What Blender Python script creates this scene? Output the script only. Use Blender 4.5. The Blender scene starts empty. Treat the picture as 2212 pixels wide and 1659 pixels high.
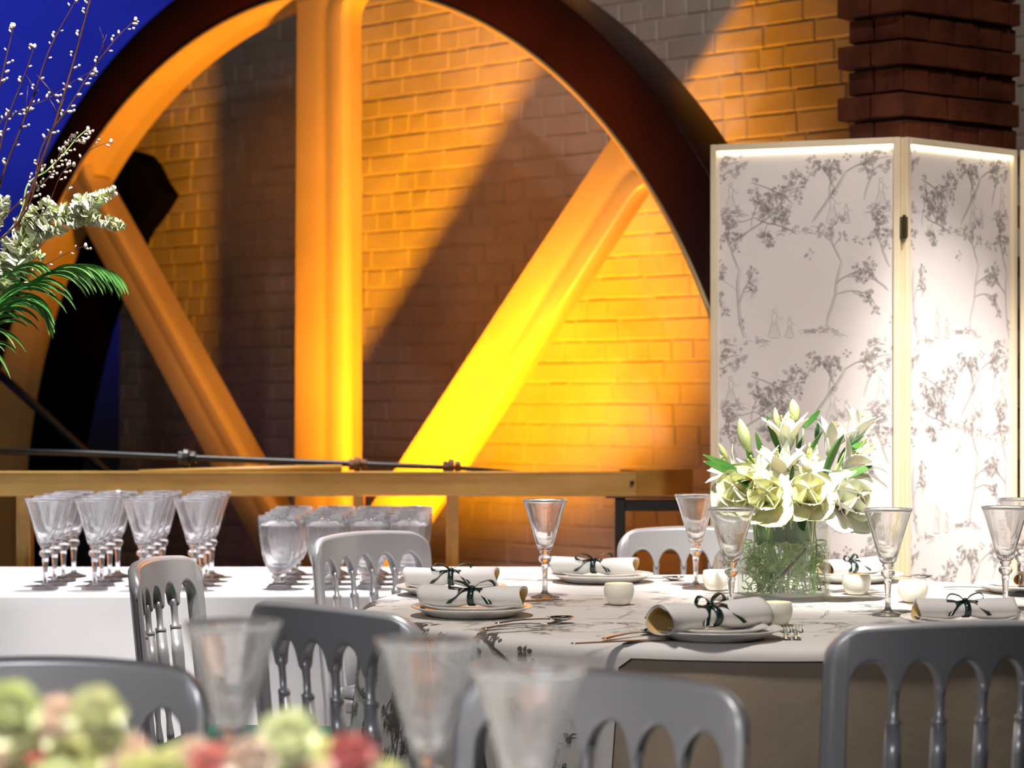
import bpy, bmesh, math, random
from mathutils import Vector, Matrix
from math import pi, sin, cos, sqrt, radians, atan2
random.seed(7)
SC = bpy.context.scene
COL = SC.collection

# ------------------------------------------------------------------ camera, world, big lights
F = 4870.0; CX = 1106.0; HY = 850.0; EYE = 1.24
cam_d = bpy.data.cameras.new('camera'); cam = bpy.data.objects.new('camera', cam_d); COL.objects.link(cam)
cam_d.sensor_width = 36.0; cam_d.lens = 36.0 * F / 2212.0
cam.location = (0, 0, EYE); cam.rotation_euler = (pi / 2, 0, 0)
cam_d.shift_y = (HY - 829.5) / 2212.0
cam_d.clip_start = 0.05; cam_d.clip_end = 100
cam_d.dof.use_dof = True; cam_d.dof.focus_distance = 5.1
cam_d.dof.aperture_fstop = (cam_d.lens / 1000.0) / 0.020
SC.camera = cam
SC.view_settings.view_transform = 'Standard'; SC.view_settings.look = 'None'
SC.view_settings.gamma = 1.0; SC.view_settings.exposure = 0.0
SC.view_settings.use_curve_mapping = False
try:
    SC.cycles.use_denoising = True
    SC.cycles.max_bounces = 14; SC.cycles.transmission_bounces = 12; SC.cycles.transparent_max_bounces = 24
    SC.cycles.caustics_refractive = False; SC.cycles.caustics_reflective = False
    SC.cycles.sample_clamp_indirect = 6.0
except Exception:
    pass
w = bpy.data.worlds.new('world'); SC.world = w; w.use_nodes = True
w.node_tree.nodes['Background'].inputs['Color'].default_value = (1.0, 0.93, 0.86, 1)
w.node_tree.nodes['Background'].inputs['Strength'].default_value = 0.012

def lamp(kind, name, loc, energy, color, target=None, **kw):
    d = bpy.data.lights.new(name, kind); d.energy = energy; d.color = color
    for k, v in kw.items(): setattr(d, k, v)
    o = bpy.data.objects.new(name, d); COL.objects.link(o); o.location = loc
    if target is not None:
        o.rotation_euler = (Vector(target) - Vector(loc)).to_track_quat('-Z', 'Y').to_euler()
    return o
ORANGE = (1.0, 0.325, 0.0)
AMBER = (1.0, 0.42, 0.02)
# amber uplighter on the floor behind the long table, in front of the wheel
lamp('SPOT', 'amber_uplight', (-0.34, 7.53, 0.33), 800, ORANGE, (-0.46, 9.03, 2.73), spot_size=radians(100), spot_blend=1.0, shadow_soft_size=0.045)
# weaker amber fixtures: behind the folding screen, and high up over the rail
lamp('SPOT', 'amber_side_light', (1.10, 7.05, 0.25), 36, ORANGE, (0.25, 8.6, 0.5), spot_size=radians(110), spot_blend=0.8, shadow_soft_size=0.10)
lamp('SPOT', 'amber_rail_light', (-0.6, 5.2, 3.9), 80, ORANGE, (-0.3, 7.4, 0.95), spot_size=radians(40), spot_blend=1.0, shadow_soft_size=0.10)
# white theatre lamp high up to the front right, raking the wheel and wall
lamp('SPOT', 'white_wall_light', (1.33, 4.6, 4.9), 100, (1.0, 0.84, 0.72), (0.3, 8.9, 1.5), spot_size=radians(62), spot_blend=0.4, shadow_soft_size=0.05)
# blue wash on the far wall
lamp('SPOT', 'blue_wash', (-4.2, 11.0, 4.6), 560, (0.03, 0.055, 1.0), (-3.4, 15.0, 3.9), spot_size=radians(66), spot_blend=1.0, shadow_soft_size=0.2)
lamp('SPOT', 'blue_low_wash', (-2.6, 8.4, 1.2), 3, (0.10, 0.16, 1.0), (-0.9, 9.8, 1.0), spot_size=radians(60), spot_blend=1.0, shadow_soft_size=0.3)
# pin spots over the tables; the flower, corner and hall fills are added
lamp('SPOT', 'pin_spot_vase', (0.45, 3.5, 4.6), 1600, (1.0, 0.96, 0.92), (0.82, 5.55, 0.95), spot_size=radians(18), spot_blend=1.0, shadow_soft_size=0.05)
lamp('SPOT', 'pin_spot_screen', (1.5, 3.9, 4.6), 2200, (1.0, 0.95, 0.90), (1.38, 6.6, 0.85), spot_size=radians(15), spot_blend=1.0, shadow_soft_size=0.05)
lamp('SPOT', 'screen_wash', (0.9, 2.6, 3.8), 420, (1.0, 0.92, 0.88), (1.15, 6.45, 1.15), spot_size=radians(30), spot_blend=0.6, shadow_soft_size=0.10)
lamp('SPOT', 'pin_spot_bar', (-1.0, 7.15, 5.0), 1500, (0.98, 0.97, 1.0), (-1.0, 6.65, 0.7), spot_size=radians(44), spot_blend=0.6, shadow_soft_size=0.06)
lamp('SPOT', 'pin_spot_near', (-0.5, 2.2, 4.6), 2400, (1.0, 0.96, 0.90), (-0.25, 1.95, 0.95), spot_size=radians(34), spot_blend=0.8, shadow_soft_size=0.06)
lamp('SPOT', 'flower_fill_light', (-0.9, 3.9, 4.4), 1200, (1.0, 0.96, 0.92), (-1.15, 5.25, 1.55), spot_size=radians(24), spot_blend=0.9, shadow_soft_size=0.05)  # added lamp, only there to brighten the tall flowers
lamp('SPOT', 'corner_fill_light', (1.7, 3.4, 4.6), 210, (1.0, 0.90, 0.82), (0.75, 8.1, 2.75), spot_size=radians(17), spot_blend=0.6, shadow_soft_size=0.05)  # added narrow spot that lifts the wall above the screen
lamp('SPOT', 'table_wash', (0.1, 3.7, 5.2), 640, (1.0, 0.93, 0.87), (0.25, 4.8, 0.8), spot_size=radians(48), spot_blend=0.7, shadow_soft_size=0.25)
lamp('SPOT', 'hall_fill', (-2.2, -0.6, 3.2), 250, (0.92, 0.93, 1.0), (-0.1, 3.8, 0.5), spot_size=radians(32), spot_blend=0.8, shadow_soft_size=0.5)  # added fill that brightens the chairs

# ------------------------------------------------------------------ materials
def mat(name, color=(.8, .8, .8), rough=.5, metal=0.0, **kw):
    m = bpy.data.materials.new(name); m.use_nodes = True
    b = m.node_tree.nodes['Principled BSDF']
    b.inputs['Base Color'].default_value = (*color, 1); b.inputs['Roughness'].default_value = rough
    b.inputs['Metallic'].default_value = metal
    for k, v in kw.items(): b.inputs[k].default_value = v
    return m
def noisy(m, c1, c2, scale=5, bump=0.0, detail=6, stretch=(1, 1, 1), bscale=None, lo=.35, hi=.65, dist=.01):
    nt = m.node_tree; b = nt.nodes['Principled BSDF']
    tc = nt.nodes.new('ShaderNodeTexCoord'); mp = nt.nodes.new('ShaderNodeMapping'); mp.inputs['Scale'].default_value = stretch
    nz = nt.nodes.new('ShaderNodeTexNoise'); nz.inputs['Scale'].default_value = scale; nz.inputs['Detail'].default_value = detail
    cr = nt.nodes.new('ShaderNodeValToRGB'); cr.color_ramp.elements[0].position = lo; cr.color_ramp.elements[1].position = hi
    cr.color_ramp.elements[0].color = (*c1, 1); cr.color_ramp.elements[1].color = (*c2, 1)
    L = nt.links.new
    L(tc.outputs['Object'], mp.inputs['Vector']); L(mp.outputs['Vector'], nz.inputs['Vector'])
    L(nz.outputs['Fac'], cr.inputs['Fac']); L(cr.outputs['Color'], b.inputs['Base Color'])
    if bump:
        n2 = nz
        if bscale:
            n2 = nt.nodes.new('ShaderNodeTexNoise'); n2.inputs['Scale'].default_value = bscale; n2.inputs['Detail'].default_value = 5
            L(mp.outputs['Vector'], n2.inputs['Vector'])
        bp = nt.nodes.new('ShaderNodeBump'); bp.inputs['Strength'].default_value = bump; bp.inputs['Distance'].default_value = dist
        L(n2.outputs['Fac'], bp.inputs['Height']); L(bp.outputs['Normal'], b.inputs['Normal'])
    return m
M = {}
M['paintbrick'] = noisy(mat('white painted brick', rough=.62), (.50, .47, .43), (.66, .63, .58), 3, .35, bscale=26, dist=.006)
M['mortar'] = noisy(mat('painted mortar', rough=.7), (.52, .49, .45), (.68, .65, .60), 9, .6, bscale=60, dist=.004)
M['redbrick'] = noisy(mat('red brick', rough=.8), (.13, .030, .012), (.24, .062, .022), 9, .6, bscale=45, dist=.006)
M['redmortar'] = noisy(mat('lime mortar', rough=.9), (.10, .085, .04), (.17, .145, .075), 14, .7, bscale=60, dist=.005)
M['maroon'] = noisy(mat('dark maroon iron paint', rough=.42), (.020, .0035, .003), (.034, .007, .005), 3, .2, bscale=18, dist=.003)
M['blackiron'] = noisy(mat('black iron', rough=.45), (.004, .004, .004), (.009, .008, .008), 6, .2, bscale=30, dist=.003)
M['matteiron'] = mat('matte black cast iron', (.002, .002, .002), .9, **{'Specular IOR Level': .05})  # even near-black, matte colour for the casing plate
M['cream'] = noisy(mat('cream iron paint', rough=.36), (.66, .52, .24), (.76, .61, .30), 2.5, .15, bscale=12, dist=.004)
M['beam'] = noisy(mat('ochre painted beam', rough=.5), (.40, .23, .05), (.52, .31, .08), 4, .3, stretch=(1, 1, 4), bscale=30, dist=.003)
M['rust'] = noisy(mat('rusty iron', rough=.7), (.06, .025, .012), (.16, .07, .03), 20, .6, bscale=60, dist=.006)
M['farwall'] = noisy(mat('plain far wall', rough=.8), (.34, .34, .36), (.42, .42, .44), 1.2)
M['floor'] = noisy(mat('dark floor', rough=.5), (.035, .03, .028), (.06, .052, .048), 3)
M['silver'] = mat('silver painted wood', (.60, .60, .62), .33, 0.40); M['silver'].node_tree.nodes['Principled BSDF'].inputs['Coat Weight'].default_value = .3
M['seatgrey'] = noisy(mat('grey seat pad', rough=.8), (.30, .30, .32), (.36, .36, .38), 60, .2)
M['greenpad'] = noisy(mat('green velvet pad', rough=.8), (.006, .07, .045), (.01, .10, .06), 40, .3)
M['whitecloth'] = noisy(mat('white table linen', rough=.8), (.78, .77, .80), (.84, .83, .86), 4, .25, bscale=5, dist=.02)
M['taupe'] = noisy(mat('oatmeal linen', rough=.85), (.30, .235, .165), (.36, .285, .205), 5, .25, bscale=6, dist=.02)
M['toilecloth'] = noisy(mat('ivory toile cloth', rough=.7), (.68, .64, .60), (.74, .70, .66), 4, .22, bscale=7, dist=.02)
M['satin'] = noisy(mat('ivory satin', rough=.38), (.74, .67, .64), (.80, .73, .70), 3, .05, bscale=90, dist=.002)
M['ink'] = mat('grey printed ink', (.44, .40, .38), .6)
M['inkshade'] = mat('shaded side printed ink', (.12, .10, .08), .6)  # same toile print, shade of the hanging side put into its colour
M['inklit'] = mat('lit top printed ink', (.42, .39, .35), .6)  # same toile print, kept faint where strong light washes out the top
M['creamframe'] = noisy(mat('cream lacquered wood', rough=.35), (.74, .62, .42), (.80, .68, .48), 6)
M['brass'] = mat('dull brass hinge', (.10, .08, .04), .4, .9)
M['china'] = mat('white china', (.80, .77, .72), .18); 
M['napkin'] = noisy(mat('white napkin linen', rough=.8), (.72, .69, .66), (.78, .75, .72), 8, .2, bscale=14, dist=.01)
M['napkinin'] = mat('napkin inside with amber bounce tint', (.62, .42, .15), .8)  # shade and amber bounce inside the roll, painted as ochre
M['ribbon'] = mat('dark green satin ribbon', (.006, .022, .020), .28, **{'Specular IOR Level': .6})
M['steel'] = mat('polished cutlery', (.72, .70, .68), .14, 1.0)
M['wax'] = mat('ivory candle wax', (.85, .78, .55), .5, **{'Subsurface Weight': .25})
M['frost'] = mat('frosted votive glass', (.98, .94, .80), .30)
M['stemgreen'] = noisy(mat('stem green', rough=.4), (.30, .50, .12), (.55, .72, .28), 30)
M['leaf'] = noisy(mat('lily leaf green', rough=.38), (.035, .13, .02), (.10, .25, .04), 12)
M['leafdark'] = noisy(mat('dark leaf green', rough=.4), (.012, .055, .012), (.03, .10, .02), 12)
M['bud'] = noisy(mat('pale green bud', rough=.42), (.38, .46, .16), (.62, .66, .36), 14, stretch=(4, 4, .6))
M['petalw'] = noisy(mat('white lily petal', rough=.45, **{'Subsurface Weight': .15}), (.80, .82, .60), (.92, .92, .84), 9)
M['petalc'] = noisy(mat('cream rose petal', rough=.5, **{'Subsurface Weight': .15}), (.80, .80, .44), (.91, .91, .66), 7)
M['petalb'] = noisy(mat('blush rose petal', rough=.5, **{'Subsurface Weight': .1}), (.86, .66, .56), (.94, .82, .72), 9)
M['petalp'] = noisy(mat('rose pink petal', rough=.5, **{'Subsurface Weight': .1}), (.55, .14, .16), (.80, .38, .38), 9)
M['petalg'] = noisy(mat('lime hydrangea petal', rough=.5), (.74, .80, .42), (.90, .93, .70), 9)
M['snap'] = noisy(mat('snapdragon white', rough=.5), (.80, .86, .48), (.96, .97, .86), 22)
M['palm'] = noisy(mat('palm green', rough=.35), (.10, .34, .07), (.26, .55, .16), 8)
M['bark'] = noisy(mat('dark red bark', rough=.45), (.05, .018, .012), (.12, .04, .025), 30)
M['catkin'] = noisy(mat('pussy willow catkin', rough=.7), (.62, .48, .40), (.85, .76, .66), 50)
M['yellowpistil'] = mat('pistil', (.55, .50, .10), .6)
def emissive(name, col, s):
    m = bpy.data.materials.new(name); m.use_nodes = True; nt = m.node_tree
    b = nt.nodes['Principled BSDF']; b.inputs['Emission Color'].default_value = (*col, 1); b.inputs['Emission Strength'].default_value = s
    b.inputs['Base Color'].default_value = (.8, .75, .6, 1); return m
M['led'] = emissive('warm light strip', (1.0, .88, .60), 7.0)
M['flame'] = emissive('candle flame', (1.0, .66, .28), 60.0)
def thin_glass(name, tint=(1, 1, 1), strength=1.0, rough=.02, body=.10):
    # thin-walled clear glass: mostly see-through, edge-on walls reflect and catch the light
    m = bpy.data.materials.new(name); m.use_nodes = True; nt = m.node_tree
    for n in list(nt.nodes): nt.nodes.remove(n)
    out = nt.nodes.new('ShaderNodeOutputMaterial'); mix = nt.nodes.new('ShaderNodeMixShader')
    tr = nt.nodes.new('ShaderNodeBsdfTransparent'); tr.inputs['Color'].default_value = (*tint, 1)
    gl = nt.nodes.new('ShaderNodeBsdfGlossy'); gl.inputs['Roughness'].default_value = rough
    df = nt.nodes.new('ShaderNodeBsdfTranslucent'); df.inputs['Color'].default_value = (.9, .9, .92, 1)
    m2 = nt.nodes.new('ShaderNodeMixShader'); m2.inputs['Fac'].default_value = body
    lw = nt.nodes.new('ShaderNodeLayerWeight'); lw.inputs['Blend'].default_value = .30
    mr = nt.nodes.new('ShaderNodeMapRange'); mr.inputs['From Min'].default_value = 0; mr.inputs['From Max'].default_value = 1
    mr.inputs['To Min'].default_value = .05; mr.inputs['To Max'].default_value = .85 * strength
    L = nt.links.new
    L(lw.outputs['Facing'], mr.inputs['Value']); L(mr.outputs['Result'], mix.inputs['Fac'])
    L(gl.outputs['BSDF'], m2.inputs[1]); L(df.outputs['BSDF'], m2.inputs[2])
    L(tr.outputs['BSDF'], mix.inputs[1]); L(m2.outputs['Shader'], mix.inputs[2]); L(mix.outputs['Shader'], out.inputs['Surface'])
    return m
def part_glass(name, fac=.6, body=.06):
    m = bpy.data.materials.new(name); m.use_nodes = True; nt = m.node_tree
    for n in list(nt.nodes): nt.nodes.remove(n)
    out = nt.nodes.new('ShaderNodeOutputMaterial'); mx = nt.nodes.new('ShaderNodeMixShader'); mx.inputs['Fac'].default_value = fac
    tr = nt.nodes.new('ShaderNodeBsdfTransparent'); gl = nt.nodes.new('ShaderNodeBsdfGlass'); gl.inputs['Roughness'].default_value = 0.0; gl.inputs['IOR'].default_value = 1.5
    m2 = nt.nodes.new('ShaderNodeMixShader'); m2.inputs['Fac'].default_value = body
    df = nt.nodes.new('ShaderNodeBsdfTranslucent'); df.inputs['Color'].default_value = (.95, .95, .97, 1)
    L = nt.links.new
    L(gl.outputs['BSDF'], m2.inputs[1]); L(df.outputs['BSDF'], m2.inputs[2]); L(tr.outputs['BSDF'], mx.inputs[1]); L(m2.outputs['Shader'], mx.inputs[2]); L(mx.outputs['Shader'], out.inputs['Surface'])
    return m
M['bowl'] = part_glass('clear bowl glass', .88, .07)
M['crystal'] = part_glass('clear stem crystal', .85, .10)
M['vaseglass'] = thin_glass('clear vase glass', (.99, 1, .99), .40, .02, .30)
M['water'] = thin_glass('clear water', (.98, 1, .98), .22, .02, .20)
M['solidglass'] = mat('solid crystal', (1, 1, 1), .0, 0, **{'Transmission Weight': 1.0, 'IOR': 1.5})

# ------------------------------------------------------------------ helpers
def P(px, py, d):
    return Vector(((px - CX) * d / F, d, EYE - (py - HY) * d / F))
def link(o, parent=None):
    COL.objects.link(o)
    if parent is not None: o.parent = parent
    return o
def obj(name, bm, m, parent=None, smooth=True, mats=None, recalc=True):
    if recalc and bm.faces: bmesh.ops.recalc_face_normals(bm, faces=bm.faces)
    me = bpy.data.meshes.new(name); bm.to_mesh(me); bm.free()
    for x in (mats or [m]): me.materials.append(x)
    if smooth:
        for p in me.polygons: p.use_smooth = True
    return link(bpy.data.objects.new(name, me), parent)
def tag(o, label, cat, group=None, kind=None):
    o['label'] = label; o['category'] = cat
    if group: o['group'] = group
    if kind: o['kind'] = kind
    return o
def thing(name, label, cat, loc=(0, 0, 0), rz=0, group=None):
    o = bpy.data.objects.new(name, None); COL.objects.link(o); o.empty_display_size = .05
    o.location = loc; o.rotation_euler = (0, 0, rz); return tag(o, label, cat, group)
def struct(o): o['kind'] = 'structure'; return o
def copy_tree(o, parent=None):
    c = o.copy(); COL.objects.link(c)
    if parent is not None: c.parent = parent
    for ch in list(o.children): copy_tree(ch, c)
    return c
def dup(root, loc, rz, label, group=None, scale=None):
    c = copy_tree(root); c.location = loc; c.rotation_euler = (0, 0, rz); c['label'] = label
    if group: c['group'] = group
    if scale is not None: c.scale = scale if hasattr(scale, '__len__') else (scale,) * 3
    return c
def box(bm, x0, x1, y0, y1, z0, z1, mi=0, mx=None):
    vs = [bm.verts.new((x, y, z)) for x in (x0, x1) for y in (y0, y1) for z in (z0, z1)]
    if mx is not None:
        for v in vs: v.co = mx @ v.co
    for f in ((0, 1, 3, 2), (4, 6, 7, 5), (0, 4, 5, 1), (2, 3, 7, 6), (0, 2, 6, 4), (1, 5, 7, 3)):
        fc = bm.faces.new([vs[i] for i in f]); fc.material_index = mi
    return vs
def lathe(bm, prof, seg=32, mod=None, mi=0, close=False):
    rings = []
    for (r, z) in prof:
        ring = []
        for k in range(seg):
            a = 2 * pi * k / seg; rr = r * (mod(a, z) if mod else 1)
            ring.append(bm.verts.new((rr * cos(a), rr * sin(a), z)))
        rings.append(ring)
    for i in range(len(rings) - 1):
        for k in range(seg):
            f = bm.faces.new((rings[i][k], rings[i][(k + 1) % seg], rings[i + 1][(k + 1) % seg], rings[i + 1][k])); f.material_index = mi
    if close:
        for ring in (rings[0], rings[-1]):
            f = bm.faces.new(ring); f.material_index = mi
    return rings
def tube(bm, pts, rad, seg=8, mi=0, cap=True):
    pts = [Vector(p) for p in pts]; n = len(pts)
    rads = rad if hasattr(rad, '__len__') else [rad] * n
    rings = []; up = None
    for i, p in enumerate(pts):
        t = (pts[min(i + 1, n - 1)] - pts[max(i - 1, 0)])
        if t.length < 1e-9: t = Vector((0, 0, 1))
        t.normalize()
        if up is None:
            up = Vector((0, 0, 1)) if abs(t.z) < .9 else Vector((1, 0, 0))
        s = t.cross(up)
        if s.length < 1e-6: s = t.orthogonal()
        s.normalize(); up = s.cross(t).normalized()
        rings.append([bm.verts.new(p + rads[i] * (cos(2 * pi * k / seg) * s + sin(2 * pi * k / seg) * up)) for k in range(seg)])
    for i in range(n - 1):
        for k in range(seg):
            f = bm.faces.new((rings[i][k], rings[i][(k + 1) % seg], rings[i + 1][(k + 1) % seg], rings[i + 1][k])); f.material_index = mi
    if cap and seg > 2:
        for r in (rings[0], rings[-1]):
            f = bm.faces.new(r); f.material_index = mi
def sphere(bm, c, r, u=10, v=7, mi=0, sc=(1, 1, 1), rot=None):
    mx = Matrix.Translation(c) @ (rot.to_matrix().to_4x4() if rot is not None else Matrix.Identity(4)) @ Matrix.Diagonal((sc[0] * r, sc[1] * r, sc[2] * r, 1))
    res = bmesh.ops.create_uvsphere(bm, u_segments=u, v_segments=v, radius=1, matrix=mx)
    for vv in res['verts']:
        for f in vv.link_faces: f.material_index = mi
def bevel_mod(o, wd=.004, seg=2):
    b = o.modifiers.new('bevel', 'BEVEL'); b.width = wd; b.segments = seg; b.limit_method = 'ANGLE'; b.angle_limit = radians(35); return o
def smoothstep(a, b, x):
    t = max(0, min(1, (x - a) / (b - a))); return t * t * (3 - 2 * t)
def catmull(pts, n=8):
    pts = [Vector(p) for p in pts]; out = []
    for i in range(len(pts) - 1):
        p0 = pts[max(i - 1, 0)]; p1 = pts[i]; p2 = pts[i + 1]; p3 = pts[min(i + 2, len(pts) - 1)]
        for k in range(n):
            t = k / n
            out.append(.5 * ((2 * p1) + (-p0 + p2) * t + (2 * p0 - 5 * p1 + 4 * p2 - p3) * t * t + (-p0 + 3 * p1 - 3 * p2 + p3) * t ** 3))
    out.append(pts[-1]); return out

# ------------------------------------------------------------------ room shell
KS = .967; NRM = sqrt(1 + KS * KS)
WU = Vector((1 / NRM, -KS / NRM, 0)); WN = Vector((-KS / NRM, -1 / NRM, 0))   # along the wall / out of the wall
CW = 9.012
def wallmx(c, a0=0.0):      # local x along wall, local y out of wall (towards the room), local z up
    # origin: point with a = a0 on plane Y = c - KS*X
    # a = X*WU.x + Y*WU.y
    X = (a0 - c * WU.y) / (WU.x - KS * WU.y); Y = c - KS * X
    m = Matrix.Identity(4)
    m.col[0][:3] = WU; m.col[1][:3] = WN; m.col[2][:3] = (0, 0, 1); m.col[3][:3] = (X, Y, 0)
    return m
def perp(c): return (CW - c) / NRM
def a_of(px, c):
    d = c / (1 + KS * (px - CX) / F); X = (px - CX) * d / F
    return X * WU.x + d * WU.y

fl = bmesh.new(); box(fl, -7, 6, -2.5, 15.2, -.12, 0); struct(obj('floor', fl, M['floor'], smooth=False))
fw = bmesh.new(); box(fw, -7, 6, 15.0, 15.2, 0, 6); struct(obj('wall_far', fw, M['farwall'], smooth=False))
# painted brick wall: mortar bed plus every brick as a raised block in the same mesh
AB0 = a_of(258, CW)
bw = bmesh.new()
AB1 = AB0 + 5.2
ALO = a_of(400, CW); ZLO = 2.72
box(bw, AB0, ALO, -.35, 0.0, 0, ZLO, 1); box(bw, ALO, AB1, -.35, 0.0, 0, 4.2, 1)
rnd = random.Random(3)
course = .0802; zc = 0.0; row = 0
def brick(bm, x0, x1, z0, z1, dep, r, mi=0, yb=0.0):
    b = .004; j = lambda s=.0012: r.uniform(-s, s)
    outer = [(x0 + j(), z0 + j()), (x1 + j(), z0 + j()), (x1 + j(), z1 + j()), (x0 + j(), z1 + j())]
    c0 = [bm.verts.new((x, yb - .002, z)) for x, z in outer]
    tilt = [dep + j(.0016) for _ in range(4)]
    c1 = [bm.verts.new((x, yb + tilt[i] - .003, z)) for i, (x, z) in enumerate(outer)]
    inn = [(outer[0][0] + b, outer[0][1] + b), (outer[1][0] - b, outer[1][1] + b), (outer[2][0] - b, outer[2][1] - b), (outer[3][0] + b, outer[3][1] - b)]
    c2 = [bm.verts.new((x, yb + tilt[i], z)) for i, (x, z) in enumerate(inn)]
    for A, B in ((c0, c1), (c1, c2)):
        for k in range(4):
            f = bm.faces.new((A[k], A[(k + 1) % 4], B[(k + 1) % 4], B[k])); f.material_index = mi
    f = bm.faces.new(c2); f.material_index = mi
while zc < 4.15:
    g = .008; x = AB0 + rnd.uniform(-.1, 0)
    header_row = (row % 4 == 1)
    while x < AB1 - .02:
        L_ = (.110 if (header_row or rnd.random() < .28) else .225) + rnd.uniform(-.004, .004)
        x0 = max(x, AB0); x1 = min(x + L_, AB1)
        if zc + course > ZLO and x0 < ALO: x0 = min(x1, ALO)
        if x1 - x0 > .03:
            brick(bw, x0 + g / 2, x1 - g / 2, zc + g / 2, min(zc + course, 4.2) - g / 2, .0055 + rnd.uniform(-.0015, .002), rnd)
        x += L_
    zc += course; row += 1
wl = obj('wall_brick', bw, None, smooth=False, mats=[M['paintbrick'], M['mortar']])
wl.matrix_world = wallmx(CW); struct(wl)

# red brick pier with projecting quoins, right face turning away
def pier():
    C0 = Vector((1.187, 6.86, 0)); dl = Vector((-1, KS, 0)).normalized(); dr = Vector((.81, .585, 0)).normalized()
    bm = bmesh.new(); r = random.Random(5)
    LL = .205; LR = .52
    # core
    core = [C0 + (dl + dr) * .02, C0 + dl * (LL - .01) + dr * .02, C0 + dl * (LL - .01) + dr * LR, C0 + dr * LR + dl * .02]
    lo = [bm.verts.new((p.x, p.y, 0)) for p in core]; hi = [bm.verts.new((p.x, p.y, 4.2)) for p in core]
    for k in range(4): bm.faces.new((lo[k], lo[(k + 1) % 4], hi[(k + 1) % 4], hi[k])).material_index = 1
    bm.faces.new(hi).material_index = 1
    def blk(o, u, v, x0, x1, y0, y1, z0, z1):
        mx = Matrix.Identity(4); mx.col[0][:3] = u; mx.col[1][:3] = v; mx.col[3][:3] = o
        vs = box(bm, x0, x1, y0, y1, z0, z1, 0, mx)
        for q in vs: q.co += Vector((r.uniform(-.0015, .0015), r.uniform(-.0015, .0015), r.uniform(-.0018, .0018)))
    ch = .0800; z = 0; i = 0
    nl = Vector((-KS, -1, 0)).normalized(); nr = Vector((.585, -.81, 0)).normalized()
    while z < 4.1:
        out = .016 if i % 2 == 0 else -.006
        z0, z1 = z + .005, z + ch - .005
        # left face: two headers, projecting courses reach further left
        ext = .028 if i % 2 == 0 else 0.0
        xs = [-.012 if i % 2 == 0 else .0, .108, LL + ext]
        for k in range(2): blk(C0 - dl * 0, dl, nl, xs[k] + .004, xs[k + 1] - .004, -.05, out, z0, z1)
        # right face
        x = -.012 if i % 2 == 0 else .012
        first = True
        while x < LR:
            L_ = .11 if (i % 2 == 1) or r.random() < .5 else .17
            if first and i % 2 == 0: L_ = .20
            blk(C0, dr, nr, x + .005, min(x + L_, LR) - .004, -.05, out * .7 + r.uniform(-.003, .003), z0, z1)
            x += L_; first = False
        z += ch; i += 1
    o = obj('brick_pier', bm, None, smooth=False, mats=[M['redbrick'], M['redmortar']]); bevel_mod(o, .003, 2)
    tag(o, 'red brick pier with projecting quoin courses behind the folding screen', 'pillar')
pier()

# ------------------------------------------------------------------ the big flywheel
CF = 8.1
AC, ZC = -6.7757, .549; R_IN, R_OUT = 2.262, 2.492; TH = .225
wheel = thing('flywheel', 'huge cast iron flywheel with cream spokes and dark rim against the brick wall', 'wheel')
wheel.matrix_world = wallmx(CF)
def ring_arc(r0f, r0b, r1, y0, y1, seg=150):
    # y0 front (towards room, local y=0), y1 back (negative)
    bm = bmesh.new(); amin = -math.asin(min(1, (ZC - .005) / R_OUT)); rings = []
    for k in range(seg + 1):
        t = amin + (pi - 2 * amin) * k / seg
        pts = []
        for (r, y) in ((r0f, y0), (r1, y0), (r1, y1), (r0b, y1)):
            pts.append(bm.verts.new((AC + r * cos(t), y, ZC + r * sin(t))))
        rings.append(pts)
    for k in range(seg):
        for j in range(4):
            bm.faces.new((rings[k][j], rings[k][(j + 1) % 4], rings[k + 1][(j + 1) % 4], rings[k + 1][j]))
    bm.faces.new(rings[0]); bm.faces.new(rings[-1]); return bm
bevel_mod(obj('rim', ring_arc(R_IN + .012, R_IN + .03, R_OUT, 0, -TH), M['maroon'], wheel), .006, 2)
bevel_mod(obj('rim_lining', ring_arc(R_IN, R_IN + .020, R_IN + .013, -.004, -TH - .004), M['cream'], wheel), .003, 2)
bevel_mod(obj('rim_lip', ring_arc(R_IN - .004, R_IN - .004, R_IN + .014, .004, -.022), M['cream'], wheel), .005, 2)
HUBA, HUBZ = AC + .085, ZC - .24
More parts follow.
